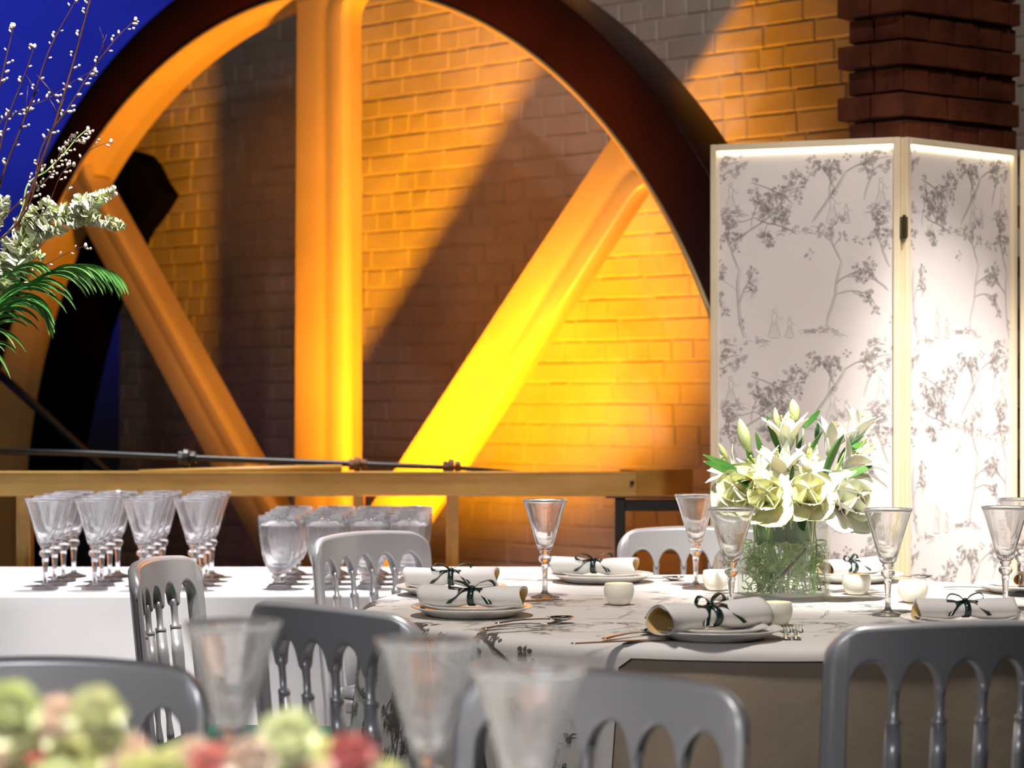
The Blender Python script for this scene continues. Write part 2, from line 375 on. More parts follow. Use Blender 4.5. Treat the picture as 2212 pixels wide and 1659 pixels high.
def spoke(ang, width, name='spoke', flare_l=.05, flare_r=.07, zmin=None):
    # 2D outline in spoke coords: v along spoke from hub, u across
    root = None
    dirv = (sin(ang), cos(ang)); acr = (cos(ang), -sin(ang))
    # distance to rim along the centreline
    da = HUBA - AC; dz = HUBZ - ZC
    bq = da * dirv[0] + dz * dirv[1]; cq = da * da + dz * dz - R_IN ** 2
    Lr = -bq + sqrt(bq * bq - cq)
    def rim_v(u):
        pa = da + acr[0] * u; pz = dz + acr[1] * u
        b = pa * dirv[0] + pz * dirv[1]; c = pa * pa + pz * pz - R_IN ** 2
        return -b + sqrt(max(0, b * b - c))
    h = width / 2; n = 22; left = []; right = []
    for k in range(n + 1):
        t = k / n; v = .25 + (Lr - .25) * (1 - (1 - t) ** 1.8)
        wl_ = h + flare_l * max(0, (v - (Lr - .12)) / .12) ** 3
        wr_ = h + flare_r * max(0, (v - (Lr - .12)) / .12) ** 3
        base = .02 * (1 - t)
        left.append((-wl_ - base, v)); right.append((wr_ + base, v))
    left[-1] = (left[-1][0], rim_v(left[-1][0]) + .004); right[-1] = (right[-1][0], rim_v(right[-1][0]) + .004)
    def W(u, v, y):
        return Vector((HUBA + acr[0] * u + dirv[0] * v, y, HUBZ + acr[1] * u + dirv[1] * v))
    bm = bmesh.new()
    # cross section fractions: flat flange, rounded central rib, shallow groove
    prof = [(0.0, -.050), (0.0, -.010), (.03, -.003), (.45, -.0015), (.54, -.003), (.60, -.006), (.66, -.006), (.72, -.003), (.80, -.0015), (.96, -.003), (1.0, -.010), (1.0, -.050), (.72, -.060), (.66, -.19), (.54, -.19), (.48, -.060)]
    rings = []
    for (lu, lv), (ru, rv) in zip(left, right):
        ring = []
        for f, y in prof:
            ring.append(bm.verts.new(W(lu + (ru - lu) * f, lv + (rv - lv) * f, y)))
        rings.append(ring)
    m_ = len(prof)
    for i in range(n):
        for k in range(m_):
            bm.faces.new((rings[i][k], rings[i][(k + 1) % m_], rings[i + 1][(k + 1) % m_], rings[i + 1][k]))
    bm.faces.new(rings[0]); bm.faces.new(rings[-1])
    if zmin is not None:
        bmesh.ops.bisect_plane(bm, geom=bm.verts[:] + bm.edges[:] + bm.faces[:], plane_co=(0, 0, zmin), plane_no=(0, 0, 1), clear_inner=True)
    return bevel_mod(obj('spoke', bm, M['cream'], wheel), .004, 2)
spoke(0.0, .262, flare_l=.01, flare_r=.10)
spoke(radians(42.6), .205, flare_l=.0, flare_r=.05)
spoke(radians(-41.3), .150, flare_l=.05, flare_r=.03)
hb = bmesh.new()
for r_, y0, y1 in ((.30, -.19, -.02), (.16, -.02, .05)):
    res = bmesh.ops.create_cone(hb, cap_ends=True, segments=48, radius1=r_, radius2=r_, depth=y1 - y0,
                                matrix=Matrix.Translation((HUBA, (y0 + y1) / 2, HUBZ)) @ Matrix.Rotation(pi / 2, 4, 'X'))
bmesh.ops.bisect_plane(hb, geom=hb.verts[:] + hb.edges[:] + hb.faces[:], plane_co=(0, 0, .012), plane_no=(0, 0, 1), clear_inner=True)
obj('hub', hb, M['cream'], wheel, smooth=False)

# dark iron casing segment standing behind the rim on the left
def plane_poly(pxs, c, th, name, m, parent=None):
    bm = bmesh.new(); mx = wallmx(c); inv = mx.inverted()
    pts = []
    for (px, py) in pxs:
        d = c / (1 + KS * (px - CX) / F); pts.append(inv @ P(px, py, d))
    f0 = [bm.verts.new((p.x, 0, p.z)) for p in pts]; f1 = [bm.verts.new((p.x, -th, p.z)) for p in pts]
    n = len(pts)
    bm.faces.new(f0); bm.faces.new(f1)
    for k in range(n): bm.faces.new((f0[k], f0[(k + 1) % n], f1[(k + 1) % n], f1[k]))
    o = obj(name, bm, m, parent, smooth=False); o.matrix_world = mx; return o
seg_pts = [(250, 320), (278, 327), (296, 333), (312, 350), (332, 392), (351, 419), (330, 455), (296, 500), (268, 562), (240, 620), (231, 650), (210, 710), (192, 780), (170, 872), (158, 930), (146, 985), (138, 1045), (128, 1110), (124, 1180), (122, 1300),
           (10, 1300), (14, 1150), (22, 1040), (34, 940), (52, 830), (80, 720), (110, 600), (150, 500), (200, 390)]
cs = plane_poly(seg_pts, 8.49, .10, 'wheel_casing', M['matteiron']); bevel_mod(cs, .01, 2)
tag(cs, 'black curved iron casing plate standing behind the left side of the flywheel rim', 'machine part')

# ------------------------------------------------------------------ ochre beam, posts, rods
D_B = 7.40
def ztop(py, d): return EYE - (py - HY) * d / F
beam = thing('machine_beam', 'long ochre painted rail beam running in front of the flywheel', 'beam', (0, D_B, 0))
bz1, bz0 = ztop(1024, D_B), ztop(1072, D_B)
xb0, xb1 = (-120 - CX) * D_B / F, (1375 - CX) * D_B / F
b_ = bmesh.new(); box(b_, xb0, xb1, 0, .05, bz0, bz1); bevel_mod(obj('rail', b_, M['beam'], beam, smooth=False), .003)
# top flange
b_ = bmesh.new(); box(b_, xb0, xb1, -.002, .10, bz1, bz1 + .006); obj('flange', b_, M['beam'], beam, smooth=False)
# end block, side face turned to the right
b_ = bmesh.new()
q = [Vector(((1375 - CX) * D_B / F, 0, 0)), Vector(((1497 - CX) * (D_B + .16) / F, .16, 0)), Vector(((1497 - CX) * (D_B + .16) / F - .10, .24, 0)), Vector(((1375 - CX) * D_B / F - .05, .10, 0))]
lo = [b_.verts.new((p.x, p.y, bz0)) for p in q]; hi = [b_.verts.new((p.x, p.y, bz1 + .012)) for p in q]
b_.faces.new(lo); b_.faces.new(hi)
for k in range(4): b_.faces.new((lo[k], lo[(k + 1) % 4], hi[(k + 1) % 4], hi[k]))
obj('end_block', b_, M['beam'], beam, smooth=False)
b_ = bmesh.new()
bmesh.ops.create_cone(b_, cap_ends=True, segments=12, radius1=.007, radius2=.007, depth=.02, matrix=Matrix.Translation((xb1 - .015, -.006, bz1 - .028)) @ Matrix.Rotation(pi / 2, 4, 'X'))
obj('bolt', b_, M['blackiron'], beam, smooth=False)
def ibeam_post(px0, px1, d, label):
    x0 = (px0 - CX) * d / F; x1 = (px1 - CX) * d / F; bm = bmesh.new()
    zt = bz0
    box(bm, x0, x1, 0, .008, 0, zt); box(bm, x0, x1, .05, .058, 0, zt); box(bm, (x0 + x1) / 2 - .005, (x0 + x1) / 2 + .005, .008, .05, 0, zt)
    bm2 = bm; box(bm2, x0, x0 + .006, -.004, 0, 0, zt); box(bm2, x1 - .006, x1, -.004, 0, 0, zt)
    o = obj('post', bm, M['beam'], None, smooth=False); o.location = (0, d, 0)
    o.name = 'support_post'; tag(o, label, 'post', 'posts under the ochre beam'); return o
ibeam_post(36, 65, 7.41, 'ribbed cream support post under the ochre beam, behind the leftmost goblets')
ibeam_post(765, 786, 7.41, 'narrow cream support post under the ochre beam, seen behind the tumblers')
ibeam_post(964, 990, 7.41, 'cream support post under the ochre beam, just right of the last tumbler')
# tie rod with collars
DR = 7.50
tr = bmesh.new(); tube(tr, [P(-120, 972, DR), P(200, 980, DR), P(430, 990, DR), P(760, 1002, DR), P(980, 1010, DR), P(1240, 1030, DR)], [.011, .011, .011, .010, .008, .004], 10)
rod = tag(obj('tie_rod', tr, M['blackiron']), 'thin black iron tie rod lying just above the ochre beam', 'rod')
for px, py, r_, nm in ((403, 990, .042, 'large black'), (772, 1004, .034, 'rusty left'), (975, 1008, .034, 'rusty right')):
    cb = bmesh.new()
    x = P(px, py, DR)
    for k, (dx, rr) in enumerate(((-.018, .8), (.0, 1.0), (.022, .75))):
        bmesh.ops.create_cone(cb, cap_ends=True, segments=6 if k != 1 else 14, radius1=r_ * rr * .8, radius2=r_ * rr * .72, depth=.020,
                              matrix=Matrix.Translation(x + Vector((dx, 0, 0))) @ Matrix.Rotation(pi / 2, 4, 'Y') @ Matrix.Rotation(.3 * k, 4, 'Z'))
    co = obj('collar', cb, M['blackiron'] if px == 403 else M['rust'], rod, smooth=False); bevel_mod(co, .003)
gt = bmesh.new(); tube(gt, [P(300, 1019, 7.44), P(520, 1015, 7.44), P(738, 1011, 7.44)], [.006, .011, .012], 12)
tag(obj('guard_tube', gt, M['beam']), 'ochre tube resting on top of the beam left of the rusty collars', 'tube')
db = bmesh.new(); tube(db, [P(-20, 792, 8.9), P(60, 862, 8.9), P(235, 1025, 8.9), P(330, 1120, 8.9)], .018, 8)
tag(obj('brace_bar', db, M['blackiron']), 'dark diagonal iron bar sloping down behind the black casing', 'bar')
# black metal stand behind the far chair
st = thing('equipment_stand', 'black metal stand with square posts behind the far chair', 'stand', (0, 7.1, 0))
def bx(parent, name, m, *a, bev=.002):
    bm = bmesh.new(); box(bm, *a); return bevel_mod(obj(name, bm, m, parent, smooth=False), bev)
xs0 = (1329 - CX) * 7.1 / F
bx(st, 'post', M['blackiron'], xs0, xs0 + .032, 0, .032, 0, ztop(1076, 7.1))
bx(st, 'post', M['blackiron'], xs0 + .34, xs0 + .372, 0, .032, 0, ztop(1076, 7.1))
bx(st, 'crossbar', M['blackiron'], xs0 + .032, xs0 + .34, .004, .028, ztop(1104, 7.1), ztop(1080, 7.1))
bx(st, 'top_plate', M['blackiron'], xs0 - .03, xs0 + .40, -.01, .05, ztop(1076, 7.1), ztop(1072, 7.1))

# ------------------------------------------------------------------ printed toile pattern (thin strokes that are part of the cloth)
def toile_strokes(Wd, Hd, seed, ox=0.0, oz=0.0, dens=1.0):
    """list of (polyline[(x,z)], width) covering 0..Wd x 0..Hd; tile .44 x .56"""
    r = random.Random(99); S = []
    def line(p, wd=.0022): S.append((p, wd))
    def leaf(x, z, a, L, wd=.0016):
        pts = []
        for k in range(6):
            t = k / 5; pts.append((x + L * t * cos(a) - .28 * L * sin(pi * t) * sin(a), z + L * t * sin(a) + .28 * L * sin(pi * t) * cos(a)))
        for k in range(1, 6):
            t = 1 - k / 5; pts.append((x + L * t * cos(a) + .28 * L * sin(pi * t) * sin(a), z + L * t * sin(a) - .28 * L * sin(pi * t) * cos(a)))
        line(pts, wd); line([(x, z), (x + L * .8 * cos(a), z + L * .8 * sin(a))], wd)
    def cluster(x, z, R, n=9):
        for k in range(n):
            a = r.uniform(0, 2 * pi); rr = R * r.uniform(.1, .7)
            leaf(x + rr * cos(a), z + rr * sin(a), a + r.uniform(-.7, .7), R * r.uniform(.4, .75), r.uniform(.0012, .0021))
        for k in range(int(n * .9)):   # hatch
            xx = x + R * r.uniform(-.6, .6); zz = z + R * r.uniform(-.6, .6); a = r.uniform(.6, 2.2); l_ = R * .4
            line([(xx, zz), (xx + l_ * cos(a), zz + l_ * sin(a))], .0012)
    def branch(x, z, a, L, wd, depth, lean=0):
        n = 6; pts = [(x, z)]
        for k in range(n):
            a += r.uniform(-.22, .22) + lean; x += L / n * cos(a); z += L / n * sin(a); pts.append((x, z))
            if depth > 0 and k in (2, 3, 5): branch(x, z, a + r.choice((-1, 1)) * r.uniform(.5, 1.1), L * r.uniform(.35, .6), wd * .65, depth - 1)
        line(pts, wd)
        line([(p[0] + wd * 1.5, p[1]) for p in pts], wd * .5)
        if depth <= 1: cluster(x, z, r.uniform(.013, .023), r.randint(6, 10))
    def figure(x, z, h):
        # standing person sketched in a few strokes: head, shoulders, wide skirt, arm
        hd = h * .07
        line([(x + hd * cos(t), z + h * .93 + hd * sin(t)) for t in [k * pi / 4 for k in range(9)]], .0016)
        line([(x, z + h * .86), (x - h * .09, z + h * .78), (x - h * .06, z + h * .6), (x - h * .22, z + h * .05), (x - h * .1, z), (x + h * .16, z), (x + h * .2, z + h * .06), (x + h * .06, z + h * .6), (x + h * .1, z + h * .78), (x, z + h * .86)], .0017)
        for k in range(6):
            u = -.16 + .06 * k; line([(x + u * h * .3, z + h * .55), (x + u * h, z + h * .06)], .0012)
        line([(x + h * .09, z + h * .77), (x + h * .2, z + h * .62), (x + h * .32, z + h * .70)], .0018)
    def ground(x, z, L):
        for k in range(15):
            xx = x + L * r.uniform(-.5, .5); zz = z + r.uniform(-.012, .008) - abs(xx - x) * .1
            line([(xx - .012, zz - .003), (xx, zz + .004), (xx + .014, zz - .002)], .0016)
        for k in range(9):
            leaf(x + L * r.uniform(-.5, .5), z + r.uniform(-.01, .01), r.uniform(-.4, 3.5), .014)
    T, U = .44, .56
    branch(.10, .03, 1.9, .20, .0042, 2, .02); ground(.10, .02, .15); figure(.19, .03, .085); figure(.235, .03, .06)
    branch(.34, .06, 1.2, .19, .0038, 2, .03); ground(.33, .05, .13)
    branch(.05, .30, .5, .17, .0030, 2); branch(.25, .33, 2.5, .13, .0030, 2)
    branch(.30, .36, .8, .17, .0040, 2, .04); ground(.29, .34, .17); figure(.36, .355, .085); figure(.40, .355, .055)
    branch(.12, .48, -.35, .14, .0026, 2); branch(.01, .42, 1.3, .12, .0026, 1)
    figure(.06, .40, .08); ground(.06, .395, .09)
    for _ in range(9): cluster(r.uniform(0, T), r.uniform(0, U), r.uniform(.010, .017), 6)
    out = []
    for i in range(-1, int(Wd / T) + 2):
        for j in range(-1, int(Hd / U) + 2):
            for pl_, wd in S:
                q = [(p[0] + i * T + ox, p[1] + j * U + oz) for p in pl_]
                if all(0.004 < p[0] < Wd - .004 and 0.004 < p[1] < Hd - .004 for p in q): out.append((q, wd))
    return out
def stroke_mesh(bm, strokes, fn, mi=1, wk=1.0):
    """fn(x,z)->Vector on the surface, slightly lifted"""
    for pl_, wd in strokes:
        prev = None
        for i, p in enumerate(pl_):
            a = pl_[max(i - 1, 0)]; b = pl_[min(i + 1, len(pl_) - 1)]
            tx, tz = b[0] - a[0], b[1] - a[1]; l_ = sqrt(tx * tx + tz * tz) or 1; tx /= l_; tz /= l_
            h = wd * .5 * wk * (1.0 if 0 < i < len(pl_) - 1 else .45)
            v = (bm.verts.new(fn(p[0] - tz * h, p[1] + tx * h)), bm.verts.new(fn(p[0] + tz * h, p[1] - tx * h)))
            if prev:
                f = bm.faces.new((prev[0], prev[1], v[1], v[0])); f.material_index = mi
            prev = v

# ------------------------------------------------------------------ folding screen
def screen():
    DH = 6.35; ZT = ztop(295, DH)
    scr = thing('folding_screen', 'tall folding screen of cream frames and grey printed ivory fabric behind the round table', 'screen', (0, 0, 0))
    Hn = Vector((.1723 * DH, DH, 0)); P1 = Vector((.0905 * DH, 1.032 * DH, 0)); H2 = Vector((.1752 * DH, DH, 0)); P2 = Vector((.2368 * DH, 1.055 * DH, 0))
    P3 = Vector((P2.x + .004, P2.y - .002, 0)); P4 = P3 + (Vector((.0905 * DH, 1.032 * DH, 0)) - Hn).normalized() * -.54
    for idx, (A, B) in enumerate(((P1, Hn), (H2, P2), (P3, P4))):
        u = (B - A); Wd = u.length; u.normalize(); n = Vector((u.y, -u.x, 0))
        mx = Matrix.Identity(4); mx.col[0][:3] = u; mx.col[1][:3] = -n; mx.col[2][:3] = (0, 0, 1); mx.col[3][:3] = A
        fw_ = .020; th = .026
        bm = bmesh.new()
        # frame: stiles and rails, local y: 0 front .. th back
        box(bm, 0.001, fw_, 0, th, 0.0, ZT); box(bm, Wd - fw_ - .001, Wd - .001, 0, th, 0.0, ZT)
        box(bm, fw_, Wd - fw_, 0, th, ZT - .020, ZT); box(bm, fw_, Wd - fw_, 0, th, .04, .07)
        fr = bevel_mod(obj('panel_frame', bm, M['creamframe'], scr, smooth=False), .003); fr.matrix_world = mx
        bm = bmesh.new()
        y = .012
        vs = [bm.verts.new(c) for c in ((fw_ - .002, y, .068), (Wd - fw_ + .002, y, .068), (Wd - fw_ + .002, y, ZT - .018), (fw_ - .002, y, ZT - .018))]
        bm.faces.new(vs); vs2 = [bm.verts.new((v.co.x, y + .004, v.co.z)) for v in vs]; bm.faces.new(vs2)
        for k in range(4): bm.faces.new((vs[k], vs[(k + 1) % 4], vs2[(k + 1) % 4], vs2[k]))
        IW = Wd - 2 * fw_; IH = ZT - .09
        bmesh.ops.recalc_face_normals(bm, faces=bm.faces)
        if idx < 2:
            SS = toile_strokes(IW, IH, idx, ox=(-.02 if idx == 0 else -.06), oz=.18)
            stroke_mesh(bm, SS, lambda x, z: Vector((fw_ + x, y - .0006, .07 + z)), 1)
        fb = obj('panel_fabric', bm, None, fr, smooth=False, mats=[M['satin'], M['ink']], recalc=False)
        bm = bmesh.new(); box(bm, fw_ + .004, Wd - fw_ - .004, .004, .011, ZT - .0285, ZT - .0205)
        ls = obj('light_strip', bm, M['led'], fr, smooth=False); ls['label'] = 'glowing warm light strip'
    # hinges
    for zz in (ztop(490, DH), .35):
        bm = bmesh.new(); hx = (Hn + H2) / 2
        box(bm, hx.x - .011, hx.x + .011, hx.y - .006, hx.y + .004, zz - .028, zz + .028)
        bmesh.ops.create_cone(bm, cap_ends=True, segments=10, radius1=.005, radius2=.005, depth=.066, matrix=Matrix.Translation((hx.x, hx.y - .008, zz)))
        obj('hinge', bm, M['brass'], scr, smooth=False)
screen()

# ------------------------------------------------------------------ tables and cloths
TC = Vector((.53, 5.25, 0)); TR = .87; TZ = .75
def table_base(name, label, c, R, Z):
    t = thing(name, label, 'table', (c.x, c.y, 0))
    bm = bmesh.new(); bmesh.ops.create_cone(bm, cap_ends=True, segments=64, radius1=R - .015, radius2=R - .015, depth=.028, matrix=Matrix.Translation((0, 0, Z - .022)))
    obj('tabletop', bm, M['beam'], t, smooth=False)
    for k in range(4):
        a = pi / 4 + k * pi / 2; bm = bmesh.new(); tube(bm, [(cos(a) * R * .7, sin(a) * R * .7, 0), (cos(a) * R * .62, sin(a) * R * .62, Z - .036)], .014, 8); obj('leg', bm, M['blackiron'], t)
    return t
def wob(a, k): return sin(7 * a + k) * .5 + sin(11 * a + 2.1 * k) * .3 + sin(17 * a + .7) * .25
def drape_pt(a, s, R, Z, amp=.03, drop_k=1.0):
    """s = distance from the centre along the cloth; beyond R it hangs"""
    if s <= R - .02: return Vector((s * cos(a), s * sin(a), Z))
    e = s - (R - .02); rb = .03
    if e < rb * pi / 2:
        t = e / rb; r = R - .02 + rb * sin(t); z = Z - rb * (1 - cos(t))
    else:
        dn = e - rb * pi / 2; r = R + .01; z = Z - rb - dn
        r += dn * .05 + amp * min(1, dn / .3) * (wob(a, 1.0) + .6)
    return Vector((r * cos(a), r * sin(a), z))
def round_cloth(c, R, Z, a0, a1, ext, name, mats, label, top=True, pattern=False, cat='tablecloth', hem=0):
    bm = bmesh.new(); n = 200; ss = ([0.001] if top else []) + ([R * .5, R - .03] if top else [R - .045])
    k = 0
    e = R - .02
    while e < R + .06: ss.append(e); e += .01
    while e < ext: ss.append(e); e += .03
    ss.append(ext)
    full = abs(a1 - a0 - 2 * pi) < 1e-6
    rings = []
    for i in range(n + (0 if full else 1)):
        a = a0 + (a1 - a0) * i / n
        rings.append([bm.verts.new(drape_pt(a, s, R, Z)) for s in ss])
    m_ = len(rings)
    for i in range(m_ if full else m_ - 1):
        A, B = rings[i], rings[(i + 1) % m_]
        for j in range(len(ss) - 1): bm.faces.new((A[j], A[j + 1], B[j + 1], B[j]))
    bmesh.ops.recalc_face_normals(bm, faces=bm.faces)
    if bm.faces[0].normal.z < 0: bmesh.ops.reverse_faces(bm, faces=bm.faces)
    if pattern:
        SS = toile_strokes(2 * ext + .1, 2 * ext + .1, 3)
        keep = []
        E_ = ext + .05
        def ok(p):
            x, y = p[0] - E_, p[1] - E_; s = sqrt(x * x + y * y); a = atan2(y, x) % (2 * pi)
            return s < ext - .01 and (s < R - .03 or (a0 + .01 < a < a1 - .01)) and y < R * .6
        for pl_, wd in SS:
            if all(ok(p) for p in pl_): keep.append((pl_, wd * 1.15))
        def fn(x, z):
            x -= E_; z -= E_; s = sqrt(x * x + z * z); a = atan2(z, x)
            p = drape_pt(a, s, R, Z); up = min(1, max(0, (R - s) / .02)) if s < R + .03 else 0
            q = p + Vector((cos(a), sin(a), 0)) * .0012 * (1 - up) + Vector((0, 0, .0008))
            return q
        stroke_mesh(bm, keep, fn, 1)
    o = obj(name, bm, None, None, mats=mats, recalc=False); o.location = (c.x, c.y, 0)
    return tag(o, label, cat)
table_base('round_table', 'round banquet table under cloths in front of the folding screen', TC, TR - .02, TZ - .004)
round_cloth(TC, TR - .006, TZ - .003, 0, 2 * pi, TR + .70, 'under_cloth', [M['taupe']], 'plain oatmeal floor length cloth on the round table before the screen')
# toile overlay: whole top, hanging on the left sector only
A0, A1 = radians(120), radians(247)
def overlay():
    bm = bmesh.new(); n = 220; R = TR; Z = TZ
    SSs = [0.001, R * .35, R * .7]
    rings = []
    ss = SSs + [R - .03, R - .02]; e = R - .012
    while e < R + .05: ss.append(e); e += .008
    while e < R + .62: ss.append(e); e += .03
    for i in range(n):
        a = 2 * pi * i / n
        k = smoothstep(A0 - .04, A0 + .01, a) * (1 - smoothstep(A1 - .01, A1 + .035, a))
        lim = R + .026 + (.60 - .026) * k
        rings.append([bm.verts.new(drape_pt(a, min(s, lim) , R, Z) + Vector((cos(a), sin(a), 0)) * (.003 if s > R else 0)) for s in ss])
    for i in range(n):
        A, B = rings[i], rings[(i + 1) % n]
        for j in range(len(ss) - 1):
            try: bm.faces.new((A[j], A[j + 1], B[j + 1], B[j]))
            except Exception: pass
    bmesh.ops.remove_doubles(bm, verts=bm.verts, dist=.0001)
    bmesh.ops.recalc_face_normals(bm, faces=bm.faces)
    ext = R + .60; E_ = ext + .05
    SS = toile_strokes(2 * ext + .1, 2 * ext + .1, 3)
    def ok(p):
        x, y = p[0] - E_, p[1] - E_; s = sqrt(x * x + y * y); a = atan2(y, x) % (2 * pi)
        return s < ext - .02 and (s < R - .03 or (A0 + .08 < a < A1 - .06)) and (y < .35)
    onside = lambda q: (q[0][0] - E_) ** 2 + (q[0][1] - E_) ** 2 > (R - .02) ** 2
    keep = [(pl_, wd * .5) for pl_, wd in SS if all(ok(p) for p in pl_) and not onside(pl_)]
    keep2 = [(pl_, wd * 1.8) for pl_, wd in SS if all(ok(p) for p in pl_) and onside(pl_)]
    def fn(x, z):
        x -= E_; z -= E_; s = sqrt(x * x + z * z); a = atan2(z, x)
        p = drape_pt(a, s, R, Z); side = smoothstep(R - .03, R + .03, s)
        return p + Vector((cos(a), sin(a), 0)) * (.0046 * side) + Vector((0, 0, .0008 + .001 * side))
    stroke_mesh(bm, keep, fn, 1); stroke_mesh(bm, keep2, fn, 2)
    o = obj('toile_cloth', bm, None, None, mats=[M['toilecloth'], M['inklit'], M['inkshade']], recalc=False); o.location = (TC.x, TC.y, 0)
    tag(o, 'ivory overlay cloth with grey toile print, hanging on the left of the round table', 'tablecloth')
overlay()

# long serving table with white cloth
LZ = .682; LY0, LY1 = 6.27, 7.26; LX0, LX1 = -3.2, .16
lt = thing('serving_table', 'long rectangular table under white linen along the left side', 'table', ((LX0 + LX1) / 2, (LY0 + LY1) / 2, 0))
hx, hy = (LX1 - LX0) / 2 - .02, (LY1 - LY0) / 2 - .02
bx(lt, 'tabletop', M['beam'], -hx, hx, -hy, hy, LZ - .034, LZ - .006)
for sx in (-1, 1):
    for sy in (-1, 1):
        bm = bmesh.new(); tube(bm, [(sx * (hx - .15), sy * (hy - .08), 0), (sx * (hx - .15), sy * (hy - .08), LZ - .034)], .016, 8); obj('leg', bm, M['blackiron'], lt)
def long_cloth():
    bm = bmesh.new(); n = 260
    # perimeter param; profile steps: top then rounded edge then drop with soft folds
    cx, cy = (LX0 + LX1) / 2, (LY0 + LY1) / 2; HX, HY_ = (LX1 - LX0) / 2, (LY1 - LY0) / 2; rc = .03
    per = []
    def add(p0, p1, nrm, m_):
        for k in range(m_): per.append((p0 + (p1 - p0) * k / m_, nrm))
    V = Vector
    add(V((-HX, -HY_)), V((HX, -HY_)), V((0, -1)), 120); add(V((HX, -HY_)), V((HX, HY_)), V((1, 0)), 36)
    add(V((HX, HY_)), V((-HX, HY_)), V((0, 1)), 120); add(V((-HX, HY_)), V((-HX, -HY_)), V((-1, 0)), 36)
    rings = []
    r = random.Random(11); ph = [r.uniform(0, 6) for _ in range(5)]
    for i, (p, nr) in enumerate(per):
        L_ = i * .026; ring = []
        for k in range(-1, 22):
            if k == -1: ring.append(bm.verts.new((cx + p.x * .96, cy + p.y * .94, LZ))); continue
            if k < 5:
                t = k / 4 * pi / 2; o_ = .012 * sin(t); z = LZ - .012 * (1 - cos(t))
            else:
                dn = (k - 4) / 17 * (LZ - .03); z = LZ - .012 - dn
                o_ = .012 + dn * .03 + .012 * min(1, dn / .25) * (sin(L_ * 9 + ph[0]) + .7 * sin(L_ * 17 + ph[1]) + .5 * sin(L_ * 4 + ph[2]))
            q = p - nr * .012 + nr * o_
            ring.append(bm.verts.new((cx + q.x, cy + q.y, z)))
        rings.append(ring)
    m_ = len(rings)
    for i in range(m_):
        A, B = rings[i], rings[(i + 1) % m_]
        for j in range(len(A) - 1): bm.faces.new((A[j], A[j + 1], B[j + 1], B[j]))
    bm.faces.new([r_[0] for r_ in rings])
    o = obj('white_cloth', bm, M['whitecloth']); tag(o, 'white linen cloth covering the long table of glasses', 'tablecloth')
long_cloth()
# foreground table (just out of frame, carries the near goblets and flowers)
NC = Vector((-.66, 1.66, 0)); NR = .98
table_base('near_table', 'nearest round table below the frame, under the blurred flowers', NC, NR - .02, TZ - .004)
round_cloth(NC, NR, TZ, 0, 2 * pi, NR + .60, 'near_cloth', [M['toilecloth']], 'pale cloth on the nearest table under the blurred flowers')

